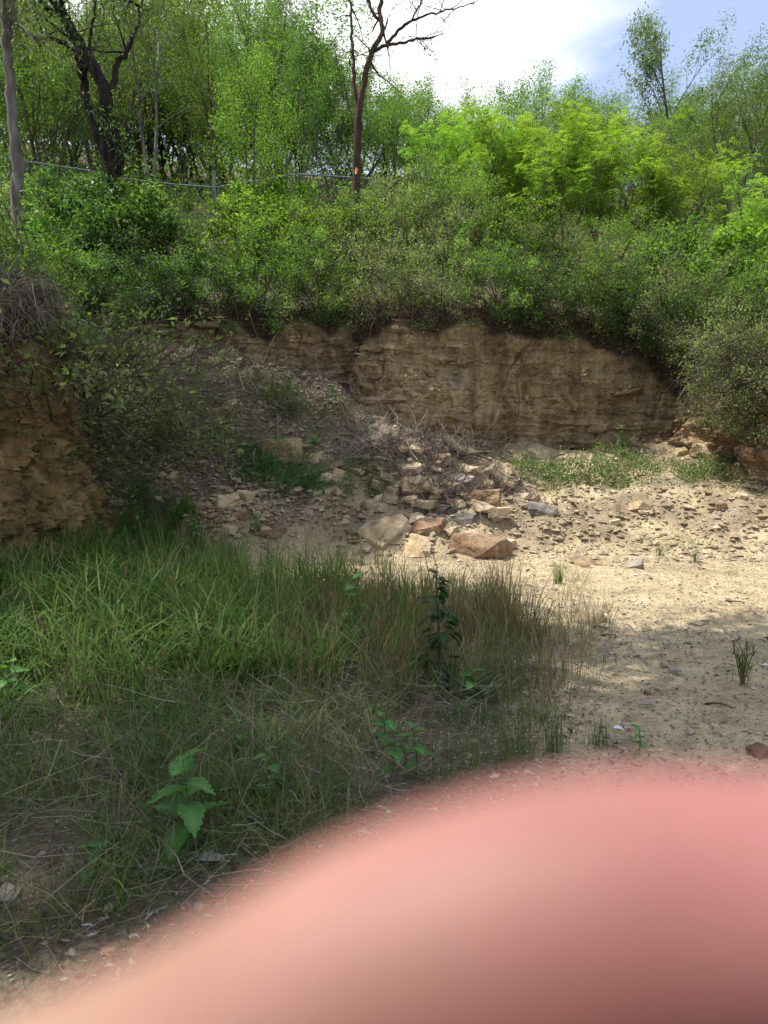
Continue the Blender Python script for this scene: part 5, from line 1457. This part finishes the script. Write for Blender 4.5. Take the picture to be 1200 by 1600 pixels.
# pale scraps
def scrap(px, py, L, W, label, seed, mat=None, cat='scrap'):
    g = ray_ground(px, py); me = leaf_blade('scrap', L, W, 3, .5, .05, seed); o = obj('scrap', me, mat or M_white, None, (g.x, g.y, g.z + .012), (.2, -.1, rng.uniform(-.6, .2)))
    so = o.modifiers.new('thickness', 'SOLIDIFY'); so.thickness = .0015
    tag(o, label, cat)
scrap(958, 1142, .060, .030, 'white scrap of plastic beside the wispy tufts', 1)
scrap(1188, 1044, .07, .018, 'white scrap at the right edge by the stalked tuft', 2)
M_dead = tint_mat('bleached leaf', [(0, (.20, .17, .15)), (1, (.42, .39, .37))])
scrap(872, 991, .07, .02, 'pale dead leaf on the sunlit sand by the grass', 3, M_dead, 'dead leaf')
scrap(938, 1017, .06, .02, 'pale dead leaf right at the shade line', 4, M_dead, 'dead leaf')
scrap(1000, 1105, .09, .035, 'curled grey dead leaf below the orange brown stone', 6, M_dead, 'dead leaf')
scrap(1045, 1052, .10, .04, 'curled dead leaf in the shade left of the stalked tuft', 7, M_dead, 'dead leaf')
scrap(310, 1352, .12, .05, 'grey dead leaf by the stick under the largest toothed plant', 8, M_dead, 'dead leaf')

# ------------------------------------------------------------------ the photographer's hand and phone
Mc = cam.rotation_euler.to_matrix().to_4x4() @ Matrix.Rotation(R(-90), 4, 'X')
CAMX = Matrix.Translation(cam.location) @ Matrix.Rotation(-PITCH, 4, 'X')     # x right, y forward, z up
m, t = new_mat('skin')
out = N(t, 'ShaderNodeOutputMaterial'); p = N(t, 'ShaderNodeBsdfPrincipled')
p.inputs['Base Color'].default_value = (0.62, 0.33, 0.235, 1); p.inputs['Roughness'].default_value = 0.62
p.inputs['Specular IOR Level'].default_value = 0.45
p.inputs['Subsurface Weight'].default_value = 0.6; p.inputs['Subsurface Radius'].default_value = (1.0, 0.28, 0.14); p.inputs['Subsurface Scale'].default_value = 0.0018
tc = N(t, 'ShaderNodeTexCoord'); n1 = N(t, 'ShaderNodeTexNoise'); n1.inputs['Scale'].default_value = 60; n1.inputs['Detail'].default_value = 4
t.links.new(tc.outputs['Object'], n1.inputs['Vector'])
r = ramp(t, [(0.35, (0.80, 0.76, 0.74)), (0.65, (1.08, 1.08, 1.08))]); t.links.new(n1.outputs['Fac'], r.inputs[0])
sx = N(t, 'ShaderNodeSeparateXYZ'); t.links.new(tc.outputs['Object'], sx.inputs[0])
gx_ = N(t, 'ShaderNodeMapRange'); gx_.inputs['From Min'].default_value = -.016; gx_.inputs['From Max'].default_value = .012; t.links.new(sx.outputs['X'], gx_.inputs['Value'])
r7 = ramp(t, [(0.0, (0.32, 0.195, 0.138)), (0.55, (0.32, 0.155, 0.125)), (1.0, (0.34, 0.140, 0.128))]); t.links.new(gx_.outputs[0], r7.inputs[0])     # fingertips are redder than the rest
t.links.new(mixc(t, 1.0, r7.outputs[0], r.outputs[0], 'MULTIPLY'), p.inputs['Base Color'])
t.links.new(p.outputs[0], out.inputs[0])
M_skin = m
def ball_chain(sp, pts, rad, step=.0022):
    """a chain of overlapping rings: closed capsule along a polyline"""
    P_ = np.asarray(pts, float); d = np.r_[0, np.cumsum(np.linalg.norm(np.diff(P_, axis=0), axis=1))]
    n = max(6, int(d[-1] / step)); s_ = np.linspace(0, d[-1], n)
    Q = np.stack([np.interp(s_, d, P_[:, k]) for k in range(3)], 1)
    for _ in range(5): Q[1:-1] = .25 * Q[:-2] + .5 * Q[1:-1] + .25 * Q[2:]
    rr = np.interp(s_, d, rad)
    for _ in range(3): rr[1:-1] = .25 * rr[:-2] + .5 * rr[1:-1] + .25 * rr[2:]
    T0 = unit(Q[0] - Q[1]); T1 = unit(Q[-1] - Q[-2]); cap = np.sin(np.linspace(0, math.pi / 2, 6))[1:]
    Q2 = np.concatenate([[Q[0] + T0 * rr[0] * c for c in cap[::-1]], Q, [Q[-1] + T1 * rr[-1] * c for c in cap]])
    r2 = np.concatenate([[max(rr[0] * math.sqrt(max(0, 1 - c * c)), 2e-4) for c in cap[::-1]], rr, [max(rr[-1] * math.sqrt(max(0, 1 - c * c)), 2e-4) for c in cap]])
    tube(sp, Q2, r2, 20)
    a = sp.n - 20; sp.add(np.zeros((0, 3)), None, None)
    b0 = sp.n - len(Q2) * 20
    sp.F3.append(np.array([[b0, b0 + k + 1, b0 + k] for k in range(1, 19)])); sp.F3.append(np.array([[a, a + k, a + k + 1] for k in range(1, 19)]))
sp = Soup()
ball_chain(sp, [(-.066, .004, -.064), (-.040, .031, -.0435), (-.020, .0345, -.0330), (-.0075, .0348, -.0264), (-.001, .0340, -.0228), (.009, .0338, -.0187), (.0215, .0340, -.0183)], [.0115, .0088, .0080, .0068, .0078, .0074, .0063])   # index finger across the lens
ball_chain(sp, [(-.070, .002, -.082), (-.046, .028, -.060), (-.020, .034, -.0475), (.004, .033, -.0365), (.028, .028, -.0345)], [.012, .0092, .0083, .0076, .0066])
ball_chain(sp, [(-.072, .000, -.105), (-.046, .019, -.105), (-.018, .018, -.104), (.004, .011, -.103)], [.0115, .0095, .0087, .0075])
ball_chain(sp, [(-.072, -.002, -.124), (-.050, .016, -.125), (-.026, .015, -.124), (-.010, .009, -.123)], [.010, .0085, .0075, .0065])
ball_chain(sp, [(-.066, .004, -.062), (-.072, -.006, -.075), (-.078, -.016, -.105), (-.085, -.022, -.14), (-.092, -.03, -.18), (-.10, -.05, -.26)], [.012, .018, .022, .024, .027, .030])
ball_chain(sp, [(-.070, .002, -.084), (-.078, -.012, -.11), (-.085, -.022, -.14)], [.014, .02, .024])
ball_chain(sp, [(-.072, -.002, -.124), (-.080, -.012, -.135), (-.090, -.026, -.165)], [.012, .02, .026])
ball_chain(sp, [(-.082, -.022, -.135), (-.072, -.036, -.105), (-.056, -.036, -.075), (-.044, -.030, -.050)], [.018, .014, .0115, .0088])     # thumb on the screen side
hand = obj('hand', sp.mesh('hand', True), M_skin)
hand.matrix_world = CAMX
rm = hand.modifiers.new('skin surface', 'REMESH'); rm.mode = 'VOXEL'; rm.voxel_size = 0.0011; rm.use_smooth_shade = True
sm = hand.modifiers.new('soften', 'SMOOTH'); sm.factor = .5; sm.iterations = 6
tag(hand, 'out of focus finger held across the lower part of the lens', 'hand')

e = empty('phone'); e.matrix_world = CAMX
def rbox(name, x0, x1, y0, y1, z0, z1, bev, mat, parent):
    bm = bmesh.new(); bmesh.ops.create_cube(bm, size=1)
    for v in bm.verts: v.co = ((x0 + x1) / 2 + v.co.x * (x1 - x0), (y0 + y1) / 2 + v.co.y * (y1 - y0), (z0 + z1) / 2 + v.co.z * (z1 - z0))
    bmesh.ops.bevel(bm, geom=bm.edges[:], offset=bev, segments=3, affect='EDGES')
    me = bpy.data.meshes.new(name); bm.to_mesh(me); bm.free(); return obj(name, me, mat, parent)
M_case = simple_mat('dark phone case', (0.02, 0.02, 0.022), 0.4)
M_glass = simple_mat('black glass', (0.01, 0.01, 0.012), 0.08)
rbox('case', -.050, .030, -.0115, -.0025, -.142, .026, .003, M_case, e)
rbox('screen', -.047, .027, -.0122, -.0114, -.138, .022, .0003, M_glass, e)
tag(e, 'dark phone held upright in the hand behind the lens', 'phone')
